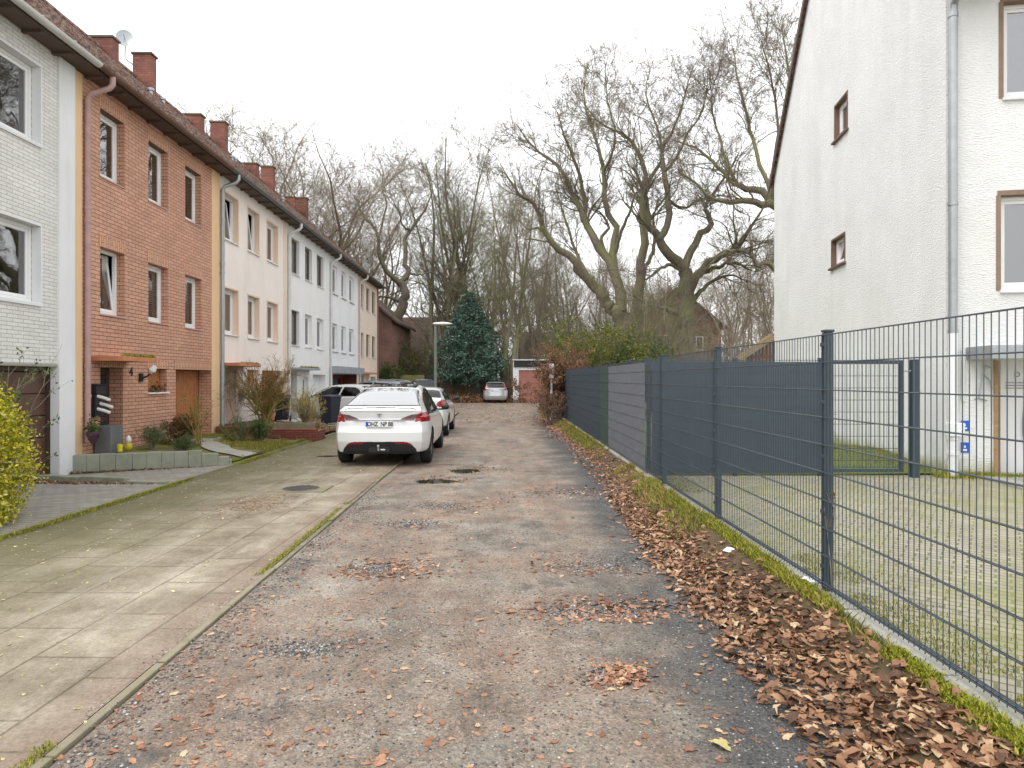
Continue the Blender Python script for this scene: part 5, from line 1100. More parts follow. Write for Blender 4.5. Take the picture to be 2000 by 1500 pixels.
bg_house('brick_house', 'brick gabled house seen between the two oak trunks', 13.9, 56, 7.4, 9, 6.2, 9.2, 'oldbrick', 'darkroof', 0, 'y', [(-1.2, 4.1, 1.3, 1.3), (-1.2, .9, 1.3, 1.3), (1.6, 4.1, 1.2, 1.2)])
bg_house('brick_house', 'low brick house with brown roof behind the street lamp', -10.2, 66, 14, 8, 4.6, 8.0, 'oldbrick', 'darkroof', 0, 'x', [(2.0, 3.0, 1.1, 1.4), (2.5, .6, 2.0, 1.3), (-1, .6, 1.6, 1.3)])
bg_house('brick_house', 'brown brick gable rising behind the cream end house', -12.6, 47.5, 8.0, 9, 6.0, 9.3, 'oldbrick', 'darkroof', 0, 'y', [])
bg_house('low_house', 'distant low house with dark roof right of the small garage', 8.0, 76, 14, 8, 4.2, 7.2, 'oldbrick', 'darkroof', 0, 'x', [(-2, 1.5, 1.5, 1.4)])
bg_house('long_house', 'long distant brick house behind the bare trees on the left', -34, 88, 30, 9, 6, 9.5, 'oldbrick', 'darkroof', 0, 'x', [(k * 3.0 - 12, 3.6, 1.4, 1.3) for k in range(9)])
# garage at the street end
GY = 48.0; gx0, gx1 = (1002 - 1000) / FPX * GY, (1080 - 1000) / FPX * GY + .5; gz = CAMH + (HOR - 702) / FPX * GY
t = thing('garage', 'small white garage with oxide red door and black fascia at the street end', 'garage', ((gx0 + gx1) / 2, GY, 0)); mb = MB()
d0, d1 = gx0 + .42, gx1 - .42; dz = CAMH + (HOR - 723) / FPX * GY
mb.box(gx0, d0, GY, GY + 6, -.1, gz - .62); mb.box(d1, gx1, GY, GY + 6, -.1, gz - .62); mb.box(d0, d1, GY, GY + .2, dz, gz - .62); mb.box(d0, d1, GY + 5.8, GY + 6, -.1, gz - .62); mb.box(gx0, gx1, GY - .001, GY + 6, gz - .618, gz - .1); mb.build('wall', M['white4'], t)
mb = MB(); mb.box(gx0 + .06, gx1 - .06, GY - .06, GY - .004, gz - .56, gz - .07); mb.build('fascia', M['black'], t); mb = MB(); mb.box(gx0 - .03, gx1 + .03, GY - .1, GY + 6.1, gz - .068, gz); mb.build('roof', M['pvc'], t)
mb = MB(); x = d0 + .01
while x < d1 - .05: mb.box(x, min(x + .085, d1), GY + .06, GY + .1, 0.0, dz - .01); mb.box(x + .086, min(x + .099, d1), GY + .08, GY + .1, 0.0, dz - .01); x += .10
dr = mb.build('door', M['reddoor'], t); mb = MB(); mb.box((d0 + d1) / 2 - .07, (d0 + d1) / 2 + .07, GY + .03, GY + .058, .85, .9); mb.build('handle', M['black'], dr)
# yellowish board fence, timber lean-to, pale post
t = thing('board_fence', 'low yellowish board fence before the brown brick gable', 'fence', (-9, 46.5, 0)); mb = MB(); x = -12.0
while x < -6.2: mb.box(x, x + .13, 46.5, 46.53, -.1, 2.0 + random.uniform(-.02, .02)); x += .14
mb.build('boards', simple('mossy yellow boards', (.24, .22, .08), .9, .3, 2), t)
r = rng(73); t = thing('log_wall', 'dark wattle fence of vertical sticks below the conifer', 'fence', (-2.5, 51, 0)); mb = MB(); x = -6.4
while x < .2: mb.box(x, x + .11, 51, 51.04, -.1, 1.75 + random.uniform(-.12, .08)); x += random.uniform(.12, .16)
mb.build('sticks', simple('weathered sticks', (.13, .10, .065), .9, .3, 2), t)
t = thing('lean_to', 'timber lean-to with open rafters beside the white gable wall', 'shed', P(1480, 680, 24)); Yl = 24.0; mb = MB()
for k in range(12):
    a = P(1448 + k * 6, 697 - k * 4.1, Yl); mb.bar(a, a + Vector((0, .6, 0)), .05, .06)
for yy in (0, .6): mb.bar(P(1444, 699, Yl) + Vector((0, yy, -.08)), P(1520, 650, Yl) + Vector((0, yy, -.08)), .07, .12)
mb.build('rafters', simple('fresh timber', (.34, .25, .15), .7), t)
mb = MB()
for k in range(9):
    a = P(1462 + k * 7, 700, Yl + .1); b = P(1462 + k * 7, 690 - k * 4.4, Yl + .1); mb.bar(Vector((a.x, a.y, .0)), b, .06, .06, (0, 1, 0))
mb.bar(P(1458, 697, Yl + .1), P(1520, 697, Yl + .1), .05, .1); mb.build('posts', simple('reddish timber', (.16, .07, .045), .8), t)
mb = MB(); p = Vector(((1077 - 1000) / FPX * 25.6, 25.6, 0)); mb.tube([p, p + Vector((0, 0, 2.2))], .05, 10); mb.box(p.x - .09, p.x + .09, p.y - .06, p.y - .045, 1.75, 2.3); tag(mb.build('post', M['pvc'], smooth='auto'), 'thin weathered white post in the rusty beech bush', 'post')

# ------------------------------------------------------------------ street lamp, bins, manhole
LY = 31.0; lx = (850.5 - 1000) / FPX * LY; zt = CAMH + (HOR - 634) / FPX * LY
t = thing('street_lamp', 'grey street lamp with flat white head near the street end', 'street lamp', (lx, LY, 0)); mb = MB(); mb.tube([(lx, LY, -.1), (lx, LY, 1.0), (lx, LY, zt)], [.085, .075, .055], 14); mb.build('pole', M['olivepole'], t, smooth='auto')
mb = MB(); n = 16; rows = []
for k, (dx, w_, hh) in enumerate(((-.12, .05, .03), (-.05, .11, .05), (.1, .15, .07), (.35, .17, .09), (.6, .13, .06), (.78, .03, .02))):
    for j in range(n): q = j / n * 2 * math.pi; rows.append((lx + dx, LY + math.cos(q) * w_, zt + .04 + math.sin(q) * hh * (1 if math.sin(q) > 0 else .8)))
mb.add(rows, [(k * n + j, k * n + (j + 1) % n, (k + 1) * n + (j + 1) % n, (k + 1) * n + j) for k in range(5) for j in range(n)] + [tuple(range(n))[::-1], tuple(range(5 * n, 6 * n))]); mb.build('lamp_head', M['pvc'], t, smooth=True)
def wheelie_bin(label, x, y, z, rot=0, s=1.0, group='waste bins by the peach house'):
    t = thing('waste_bin', label, 'waste bin', (x, y, z), rot, group=group, local=True); mb = MB(); a, b, H = .22 * s, .28 * s, .98 * s
    mb.hexa([(-a, -a * 1.1, .06), (a, -a * 1.1, .06), (a, a, .06), (-a, a, .06), (-b, -b * 1.15, H), (b, -b * 1.15, H), (b, b * 1.1, H), (-b, b * 1.1, H)]); mb.build('body', M['bin'], t, bevel=.02)
    mb = MB(); mb.hexa([(-b * 1.08, -b * 1.3, H + .004), (b * 1.08, -b * 1.3, H + .004), (b * 1.08, b * 1.2, H + .004), (-b * 1.08, b * 1.2, H + .004), (-b * .95, -b * 1.15, H + .06), (b * .95, -b * 1.15, H + .06), (b * .95, b * 1.2, H + .09), (-b * .95, b * 1.2, H + .09)]); mb.build('lid', M['bin'], t, bevel=.015)
    for sx in (-1, 1): mb = MB(); mb.lathe([(0, sx * (a + .03)), (.1, sx * (a + .03)), (.1, sx * (a + .075)), (0, sx * (a + .075))], (0, a * .9, .1), 'x', 18); mb.build('wheel', M['rubber'], t)
    mb = MB(); mb.tube([(-b * .9, b * 1.28, H - .02), (b * .9, b * 1.28, H - .02)], .016, 8); mb.build('handle', M['bin'], t)
    return t
wheelie_bin('smaller dark waste bin against the peach wall', -7.45, 21.6, GZ(-7.45, 21.6), .2, .8)
wheelie_bin('larger black waste bin standing beside the white car', -6.62, 24.2, GZ(-6.62, 24.2), -.35, 1.0)
g = G(588, 955, .02)
t = thing('manhole_cover', 'rectangular dark manhole cover set in the paving slabs', 'manhole cover', (g.x, g.y, .02)); mb = MB(); w_, l_ = .42, .3
mb.box(g.x - w_, g.x + w_, g.y - l_, g.y + l_, -.02, .032); mb.build('frame', M['kerb'], t, bevel=.005); mb = MB(); mb.lathe([(0, .036), (.27, .036), (.28, .032), (.28, .02)], (g.x, g.y, 0), n=32)
for k in range(-4, 5):
    for j in range(-4, 5):
        if k * k + j * j < 18: mb.box(g.x + k * .055 - .018, g.x + k * .055 + .018, g.y + j * .055 - .018, g.y + j * .055 + .018, .0362, .041)
mb.build('lid', simple('cast iron', (.06, .055, .05), .7, .2), t)

# ------------------------------------------------------------------ cars
def cr1(pts, n):   # catmull over rows: pts (K, d) -> (n, d)
    p = np.asarray(pts, float); K = len(p); pp = np.vstack([2 * p[0] - p[1], p, 2 * p[-1] - p[-2]]); s = np.linspace(0, K - 1 - 1e-7, n); i = s.astype(int); t = (s - i).reshape((-1,) + (1,) * (p.ndim - 1))
    a, b, c, e = pp[i], pp[i + 1], pp[i + 2], pp[i + 3]; return .5 * (2 * b + (c - a) * t + (2 * a - 5 * b + 4 * c - e) * t * t + (3 * b - a - 3 * c + e) * t ** 3)
def inpoly(x, y, poly):
    c = np.zeros(len(x), bool); n = len(poly)
    for i in range(n):
        x0_, y0_ = poly[i]; x1_, y1_ = poly[(i + 1) % n]; k = ((y0_ > y) != (y1_ > y)) & (x < (x1_ - x0_) * (y - y0_) / (y1_ - y0_ + 1e-12) + x0_); c ^= k
    return c
def car(name, label, loc, rot, s, group='parked cars', cat='car'):
    t = thing(name, label, cat, loc, rot, group, local=True); L, Wd = s['L'], s['W']; hw = Wd / 2; belt = s['belt']; zb = s.get('zb', .22)
    hr = s.get('res', 1); ny = int(L / (.028 / hr)); yy = np.linspace(0, L, ny); ry, rz = zip(*s['roof']); zr = np.interp(yy, ry, rz); nk_ = 3 * hr; ker = np.ones(2 * nk_ + 1) / (2 * nk_ + 1); zr = np.convolve(np.pad(zr, nk_, 'edge'), ker, 'valid')
    by, bz = zip(*s['beltline']); bl = np.interp(yy, by, bz); tw = np.interp(yy, *zip(*s['topw'])) * hw; plan = 1 - s.get('tr', .14) * np.clip(1 - yy / .75, 0, 1) ** 2.2 - .22 * np.clip(1 - (L - yy) / .9, 0, 1) ** 2.2; w = hw * plan
    rows = []
    for i in range(ny):
        b = bl[i]; z = max(zr[i], b + .03); W_ = w[i]; T = min(tw[i], W_ * .93); h = z - b
        rows.append([(0, zb), (.75 * W_, zb), (.93 * W_, zb + .03), (.985 * W_, zb + .16), (1.0 * W_, zb + .36), (.995 * W_, (zb + b) / 2 + .1), (.965 * W_, b - .03), (.93 * W_, b + .02 * min(1, h * 4)), (T + (.92 * W_ - T) * .5, b + h * .5), (T * 1.0, b + h * .86), (T * .82, b + h * .965), (T * .4, b + h * .995), (0, z)])
    A = np.array(rows); nj = int(60 * hr); B = np.stack([cr1(A[i], nj) for i in range(ny)]); X = B[:, :, 0]; Z = B[:, :, 1]; Yg = np.repeat(yy[:, None], nj, 1)
    # end caps
    def cap(i, sgn, nk=int(28 * hr * hr)):
        ks = np.linspace(1, 0, nk + 1)[1:]; zc = (zb + bl[i]) / 2 + .08; cx = X[i][None] * ks[:, None]; cz = zc + (Z[i][None] - zc) * ks[:, None]; return cx, cz, np.full_like(cx, yy[i])
    c0, c1 = cap(0, -1), cap(ny - 1, 1)
    X = np.concatenate([c0[0][::-1], X, c1[0]]); Z = np.concatenate([c0[1][::-1], Z, c1[1]]); Yg = np.concatenate([c0[2][::-1], Yg, c1[2]])
    oz, oy = zip(*s['rear']); fz, fy = zip(*s['front'])
    fall = np.clip(1 - Yg / .55, 0, 1) ** 1.5; Yg = Yg + fall * (np.interp(Z, oz, oy) + .16 * (np.abs(X) / hw) ** 3.2); fall = np.clip(1 - (L - Yg) / .6, 0, 1) ** 1.5; Yg = Yg - fall * (np.interp(Z, fz, fy) + .28 * (np.abs(X) / hw) ** 2.5)
    n1, n2 = X.shape; Xf = np.concatenate([X, -X[:, ::-1][:, 1:]], 1); Yf = np.concatenate([Yg, Yg[:, ::-1][:, 1:]], 1); Zf = np.concatenate([Z, Z[:, ::-1][:, 1:]], 1); n2 = Xf.shape[1]
    V = np.stack([Xf, Yf - L / 2, Zf], -1).reshape(-1, 3); i = np.arange(n1 - 1)[:, None]; j = np.arange(n2 - 1)[None]; a = (i * n2 + j).ravel(); F4 = np.stack([a, a + 1, a + n2 + 1, a + n2], 1)
    q = V[F4]; C = q.mean(1); Nn = unit(np.cross(q[:, 2] - q[:, 0], q[:, 3] - q[:, 1]) + 1e-12); Nn *= np.where((Nn * (C - [0, 0, .7])).sum(1) < 0, -1, 1)[:, None]
    nrm0 = np.cross(q[:, 2] - q[:, 0], q[:, 3] - q[:, 1]); flip = (nrm0 * Nn).sum(1) < 0; F4[flip] = F4[flip][:, ::-1]
    cx_, cy_, cz_ = C[:, 0], C[:, 1] + L / 2, C[:, 2]; lab = np.array(['body'] * len(F4), dtype=object); side = np.abs(Nn[:, 0])
    blc = np.interp(cy_, by, bz); zrc = np.interp(cy_, ry, rz); twc = np.interp(cy_, *zip(*s['topw'])) * hw
    for nm, ra in (('rear_window', s.get('rwin')), ('windscreen', s.get('wind'))):
        if ra: y0_, y1_, zl, fr = ra; m = (cy_ > y0_) & (cy_ < y1_) & (cz_ > zl) & (np.abs(cx_) < twc * fr + (1 - np.clip((cz_ - blc) / np.maximum(zrc.max() - blc, .1), 0, 1)) * .16) & (side < .75) & (cz_ < zrc.max() - s.get('rtop', .06)); lab[m] = 'window_seal'; m = m & (cy_ > y0_ + .03) & (cy_ < y1_ - .03) & (cz_ > zl + .02) & (np.abs(cx_) < twc * fr - .03 + (1 - np.clip((cz_ - blc) / np.maximum(zrc.max() - blc, .1), 0, 1)) * .16); lab[m] = nm
    for poly in s['side']: m = inpoly(cy_, cz_, poly) & (side > .3) & (np.abs(cx_) > .4) & (cz_ > blc - .01); lab[m] = 'side_window'
    if s.get('glassroof'): a0, a1 = s['glassroof']; lab[(cy_ > a0) & (cy_ < a1) & (np.abs(cx_) < twc * .86) & (Nn[:, 2] > .6)] = 'glass_roof'
    for nm, polys in s['rearparts'].items():
        for poly, sides_ in polys:
            for sg in sides_: m = inpoly(cx_ * sg, cz_, poly) & (cy_ < .75); lab[m] = nm + ('|L' if (sg < 0 and nm == 'tail_light') else '')
    if s.get('trim'): lab[(cz_ < s['trim']) & (lab == 'body')] = 'sill'
    keep = np.ones(len(F4), bool); R = s['R']
    for wy in s['wheels']: keep &= ~(((cy_ - wy) ** 2 + (cz_ - R) ** 2 < (R + .045) ** 2) & (np.abs(cx_) > .62 * hw))
    mats = {'body': s['paint'], 'rear_window': s.get('rearglass', 'carglass'), 'windscreen': 'carglass', 'side_window': 'carglass', 'glass_roof': 'carglass', 'tail_light': 'redlens', 'clear_lens': 'smokelens', 'bumper': 'black', 'sill': 'black', 'reflector': 'redlens', 'lip': 'black', 'window_seal': 'black'}
    for nm in sorted(set(lab)):
        m = keep & (lab == nm)
        if not m.any(): continue
        Fs = F4[m]; base = nm.split('|')[0]
        sets = [Fs] if base != 'side_window' and base not in ('reflector', 'clear_lens') else [Fs[C[m][:, 0] > 0], Fs[C[m][:, 0] < 0]]
        for Fx in sets:
            if len(Fx) == 0: continue
            u, inv = np.unique(Fx, return_inverse=True); npmesh(base, V[u], inv.reshape(Fx.shape), M[mats[base]], t, True)
    mb = MB(); wy = s['wheels']; mb.box(-hw * .6, hw * .6, -L / 2 + .25, L / 2 - .3, zb - .02, .5); mb.box(-hw * .7, hw * .7, -L / 2 + .6, L / 2 - 1.2, .5, belt - .12); mb.build('underbody', M['black'], t)
    mb = MB()
    for sx in (-.36, .36):
        for yy_ in ((wy[0] + .35), (wy[0] + 1.35)): mb.box(sx * 1 - .22, sx + .22, yy_ - L / 2, yy_ - L / 2 + .12, .5, min(zr.max() - .3, belt + .22)); mb.box(sx - .12, sx + .12, yy_ - L / 2 + .02, yy_ - L / 2 + .1, belt + .225, min(zr.max() - .15, belt + .4))
    mb.build('seats', M['black'], t, bevel=.03)
    for wy_ in s['wheels']:
        for sg in (-1, 1):
            o_ = sg * (hw - .015); wdt = .22; tr = .04; mb = MB(); mb.lathe([(R * .66, o_ - sg * wdt), (R * .93, o_ - sg * wdt), (R, o_ - sg * (wdt - tr)), (R, o_ - sg * tr), (R * .93, o_), (R * .66, o_ - sg * .005)], (0, wy_ - L / 2, R), 'x', 36)
            wh = mb.build('wheel', M['rubber'], t, smooth='auto'); mb = MB(); mb.lathe([(R * .66, o_ - sg * .02), (R * .62, o_ - sg * .012), (R * .6, o_ - sg * .05), (R * .25, o_ - sg * .06), (0, o_ - sg * .06)], (0, wy_ - L / 2, R), 'x', 36)
            for k in range(s.get('spokes', 5)):
                q = k / s.get('spokes', 5) * 2 * math.pi; c_, s__ = math.cos(q), math.sin(q); x_ = o_ - sg * .03
                mb.bar((x_, wy_ - L / 2 + c_ * R * .12, R + s__ * R * .12), (x_, wy_ - L / 2 + c_ * R * .61, R + s__ * R * .61), .03, R * .17, (0, -s__, c_))
            mb.build('rim', M[s.get('rim', 'silverrim')], wh, smooth='auto')
    for sg in (-1, 1):
        my, mz = s['mirror']; mb = MB(); c = Vector((sg * (hw + .09), my - L / 2, mz)); n = 10; vs = []
        for a_ in range(7):
            p_ = -math.pi / 2 + math.pi * a_ / 6
            for b_ in range(n): q_ = 2 * math.pi * b_ / n; vs.append((c.x + .10 * math.cos(p_) * math.cos(q_), c.y + .06 * math.cos(p_) * math.sin(q_), c.z + .07 * math.sin(p_)))
        mb.add(vs, [(a_ * n + b_, a_ * n + (b_ + 1) % n, (a_ + 1) * n + (b_ + 1) % n, (a_ + 1) * n + b_) for a_ in range(6) for b_ in range(n)]); mb.bar((sg * hw * .86, c.y + .03, mz - .06), (sg * (hw + .05), c.y, mz - .05), .05, .04); mb.build('mirror', M['black' if s.get('darkmirror', 1) else s['paint']], t, smooth='auto')
    def rear_y(x, z):
        m = (C[:, 1] < -L / 2 + .8) & (np.hypot(C[:, 0] - x, C[:, 2] - z) < .09); return C[m][:, 1].min() if m.any() else -L / 2
    t['_'] = 0; del t['_']
    pz = s['plate']; y_ = min(rear_y(x, z) for x in (-.2, 0, .2) for z in (pz - .04, pz + .04)) - .012; mb = MB(); mb.box(-.26, .26, y_, y_ + .03, pz - .055, pz + .055); pl_ = mb.build('number_plate', M['plate'], t, bevel=.003)
    mb = MB(); mb.box(-.256, -.215, y_ - .002, y_ + .002, pz - .05, pz + .05); mb.build('blue_band', M['plateblue'], pl_)
    if s.get('text'): text_mesh(s['text'], .125, 'plate_lettering', M['ink'], pl_, Matrix.Translation((.022, y_ - .003, pz - .002)) @ Matrix.Rotation(R_(90), 4, 'X') @ Matrix.Diagonal((.74, .95, 1, 1)), .001, .0026)
    if s.get('rails'):
        a0, a1 = s['rails']
        for sg in (-1, 1): zt_ = np.interp([a0, (a0 + a1) / 2, a1], ry, rz); mb = MB(); mb.tube([(sg * hw * .66, a0 - L / 2, zt_[0] - .02), (sg * hw * .66, a0 + .15 - L / 2, zt_[0] + .05), (sg * hw * .66, (a0 + a1) / 2 - L / 2, zt_[1] + .055), (sg * hw * .66, a1 - .15 - L / 2, zt_[2] + .05), (sg * hw * .66, a1 - L / 2, zt_[2] - .02)], .018, 8); mb.build('roof_rail', M['galv'], t, smooth='auto')
    for hy in s.get('handles', ()):
        for sg in (-1, 1): mb = MB(); mb.box(sg * hw * .985, sg * (hw * .985 + .02 * sg * sg), 0, 0, 0, 0) if False else mb.box(min(sg * hw * .975, sg * hw * 1.008), max(sg * hw * .975, sg * hw * 1.008), hy - L / 2, hy - L / 2 + .2, belt - .12, belt - .095); mb.build('door_handle', M[s['paint']] if s.get('bodyhandle') else M['galv'], t, bevel=.004)
    t['rear_dummy'] = 0; del t['rear_dummy']
    return t, rear_y
TES = dict(res=2, rearglass='brightglass', L=4.75, W=1.90, belt=.96, paint='whitepaint', zb=.26, R=.355, rim='rim', wheels=(.92, 3.81), spokes=5, beltline=[(0, .98), (1.2, .98), (3.3, .93), (4.75, .66)], topw=[(0, .86), (.5, .76), (1.2, .66), (2.6, .66), (3.4, .72), (4.75, .9)],
    roof=[(0, 1.10), (.18, 1.14), (.24, 1.16), (.5, 1.25), (1.1, 1.45), (1.6, 1.56), (2.2, 1.61), (2.7, 1.585), (3.2, 1.42), (3.75, 1.06), (4.3, .92), (4.75, .72)],
    rear=[(.2, .14), (.32, .06), (.5, .0), (.68, .0), (.8, .07), (.95, .09), (1.08, .07), (1.16, .02), (1.25, .06), (1.4, 0)], front=[(.2, .1), (.45, .0), (.8, .15)],
    side=[[(.72, 1.0), (1.0, 1.20), (1.5, 1.40), (2.1, 1.52), (2.7, 1.50), (3.1, 1.34), (3.62, 1.0), (2.4, .985), (1.2, .99)]], rwin=(.30, 1.45, 1.18, .98), wind=(2.75, 3.8, 1.0, .95), glassroof=(1.52, 2.75), rtop=.0,
    rearparts={'tail_light': [([(.66, .885), (1.2, .885), (1.2, 1.05), (.82, 1.055), (.74, 1.04), (.7, .97)], (1, -1))], 'clear_lens': [([(.36, .905), (.46, .965), (.6, 1.02), (.8, 1.045), (.7, .97), (.66, .905)], (1, -1))],
        'lip': [([(-.78, 1.095), (-.6, 1.135), (0, 1.148), (.6, 1.135), (.78, 1.095), (.62, 1.148), (0, 1.165), (-.62, 1.148)], (1,))], 'bumper': [([(-.74, .2), (.74, .2), (.7, .36), (.6, .475), (.48, .505), (-.48, .505), (-.6, .475), (-.7, .36)], (1,))], 'reflector': [([(.30, .462), (.54, .462), (.62, .43), (.60, .475), (.48, .498), (.32, .498)], (1, -1))]},
    trim=.30, mirror=(3.32, 1.04), plate=.845, text='OHZ  NP 88')
TES['rearparts'] = {k: TES['rearparts'][k] for k in ('bumper', 'reflector', 'clear_lens', 'tail_light', 'lip')}
yaw = R_(1.6); rp = Vector((-2.57, 12.85, 0)); hd = Vector((-math.sin(yaw), math.cos(yaw), 0))
tc, rear_y = car('parked_car', 'white electric fastback car with black roof glass and tow bar, nearest on the street', rp + hd * 2.375, yaw, TES)
y_ = rear_y(0, 1.02) - .006; mb = MB(); mb.prism([(-.05, 1.045), (.05, 1.045), (.048, 1.03), (.012, 1.026), (.003, .965), (-.003, .965), (-.012, 1.026), (-.048, 1.03)], lambda p, q: (p[0], q, p[1]), y_, y_ + .02); mb.build('emblem', M['greyink'], tc)
y_ = rear_y(0, .34); mb = MB(); mb.box(-.2, .2, y_ - .004, y_ + .05, .30, .40); mb.build('tow_bracket', M['ink'], tc); mb = MB(); mb.tube([(0, y_ - .01, .34), (0, y_ - .09, .35), (0, y_ - .1, .42)], .016, 8); mb.lathe([(0, .41), (.02, .415), (.027, .43), (.02, .45), (0, .455)], (0, y_ - .1, 0), n=12); mb.tube([(.03, y_ - .012, .35), (.12, y_ - .015, .345)], .018, 8); mb.build('tow_bar', M['galv'], tc, smooth='auto')
y_ = rear_y(0, .90) - .004; mb = MB(); mb.box(-.5, .5, y_, y_ + .02, .905, .922); mb.build('trim_strip', M['zinc'], tc)
HAT = dict(L=4.3, W=1.78, belt=.95, paint='whitepaint', zb=.22, R=.31, wheels=(.82, 3.4), beltline=[(0, 1.0), (1.2, .99), (3.1, .93), (4.3, .66)], topw=[(0, .8), (.5, .72), (1.2, .68), (2.4, .68), (3.2, .74), (4.3, .9)],
    roof=[(0, 1.02), (.12, 1.12), (.5, 1.44), (.8, 1.485), (1.6, 1.51), (2.2, 1.48), (2.75, 1.3), (3.3, 1.0), (4.0, .86), (4.3, .68)], rear=[(.2, .1), (.35, .02), (.5, .0), (.65, .02), (.9, .05), (1.05, .06), (1.4, 0)], front=[(.2, .08), (.45, .0), (.8, .12)],
    side=[[(.5, 1.03), (.68, 1.3), (.95, 1.39), (1.5, 1.41), (1.62, 1.02)], [(1.7, 1.02), (1.6, 1.41), (2.2, 1.39), (2.7, 1.2), (3.05, 1.0)]], rwin=(.08, .62, 1.1, .92), wind=(2.35, 3.3, 1.0, .95), rtop=.07,
    rearparts={'tail_light': [([(.55, .82), (.95, .8), (.95, 1.03), (.66, 1.0)], (1, -1))]}, mirror=(3.0, 1.02), plate=.72, rim='silverrim')
SUV = dict(HAT); SUV.update(L=4.35, W=1.84, belt=.98, R=.34, zb=.26, roof=[(0, 1.05), (.12, 1.14), (.5, 1.38), (.9, 1.45), (1.6, 1.47), (2.3, 1.44), (2.85, 1.28), (3.35, 1.04), (4.05, .94), (4.35, .74)], mirror=(3.0, 1.08), trim=.34,
    rearparts={'tail_light': [([(.6, .9), (1.0, .88), (1.0, 1.1), (.72, 1.1), (.62, 1.02)], (1, -1))]}, plate=.8, rwin=(.08, .58, 1.16, .92), side=[[(.55, 1.06), (.8, 1.28), (1.0, 1.33), (1.5, 1.35), (1.62, 1.04)], [(1.7, 1.04), (1.6, 1.35), (2.2, 1.34), (2.75, 1.2), (3.05, 1.03)]])
car('parked_car', 'white hatchback with black mirrors parked directly ahead of the fastback', (-2.86, 21.6, 0), R_(1.2), SUV)
car('parked_car', 'white compact car parked nose to the house behind the waste bin', (-7.0, 27.6, .0), R_(62), HAT)
WAG = dict(HAT); WAG.update(L=4.65, W=1.82, belt=.98, paint='greypaint', rails=(.7, 3.0), wheels=(.95, 3.7), beltline=[(0, 1.02), (1.2, 1.01), (3.4, .97), (4.65, .7)], topw=[(0, .82), (.5, .74), (1.2, .7), (2.8, .7), (3.5, .76), (4.65, .9)],
    roof=[(0, 1.05), (.12, 1.16), (.55, 1.50), (.9, 1.56), (1.8, 1.60), (2.6, 1.57), (3.2, 1.34), (3.65, 1.06), (4.3, .92), (4.65, .72)], side=[[(.5, 1.08), (.72, 1.40), (1.05, 1.46), (1.08, 1.06)], [(1.18, 1.06), (1.14, 1.46), (2.0, 1.49), (2.08, 1.04)], [(2.18, 1.04), (2.1, 1.49), (2.6, 1.47), (3.05, 1.25), (3.3, 1.02)]], wind=(2.7, 3.65, 1.03, .95), rwin=(.08, .62, 1.15, .92), mirror=(3.25, 1.07), plate=.75)
car('parked_car', 'pale blue grey estate car with silver roof rails parked across the driveways', (-6.85, 33.6, .05), R_(68), WAG)
MPV = dict(WAG); MPV.update(L=4.6, W=1.84, paint='bluepaint', rails=None, roof=[(0, 1.1), (.1, 1.25), (.4, 1.62), (.8, 1.70), (1.8, 1.72), (2.7, 1.66), (3.3, 1.4), (3.8, 1.08), (4.3, .92), (4.6, .74)], rearparts={'tail_light': [([(.68, .85), (1.0, .85), (1.0, 1.15), (.74, 1.15)], (1, -1))]}, rwin=(.06, .5, 1.16, .98), plate=.8)
car('parked_car', 'dark blue people carrier seen from behind next to the street lamp', (-5.35, 41.5, 0), R_(3), MPV)
FAR = dict(HAT); FAR.update(L=4.2, W=1.78, paint='silverpaint', roof=[(0, 1.02), (.1, 1.12), (.42, 1.42), (.75, 1.50), (1.6, 1.53), (2.2, 1.49), (2.75, 1.3), (3.2, 1.0), (3.9, .86), (4.2, .68)], rearparts={'tail_light': [([(.60, .92), (1.0, .86), (1.0, 1.16), (.62, 1.34), (.60, 1.2), (.68, 1.05)], (1, -1))]}, rwin=(.05, .5, 1.08, .86), plate=.88, wheels=(.78, 3.3))
car('parked_car', 'silver hatchback standing alone left of the red garage', (-1.22, 49.3, 0), R_(1), FAR)

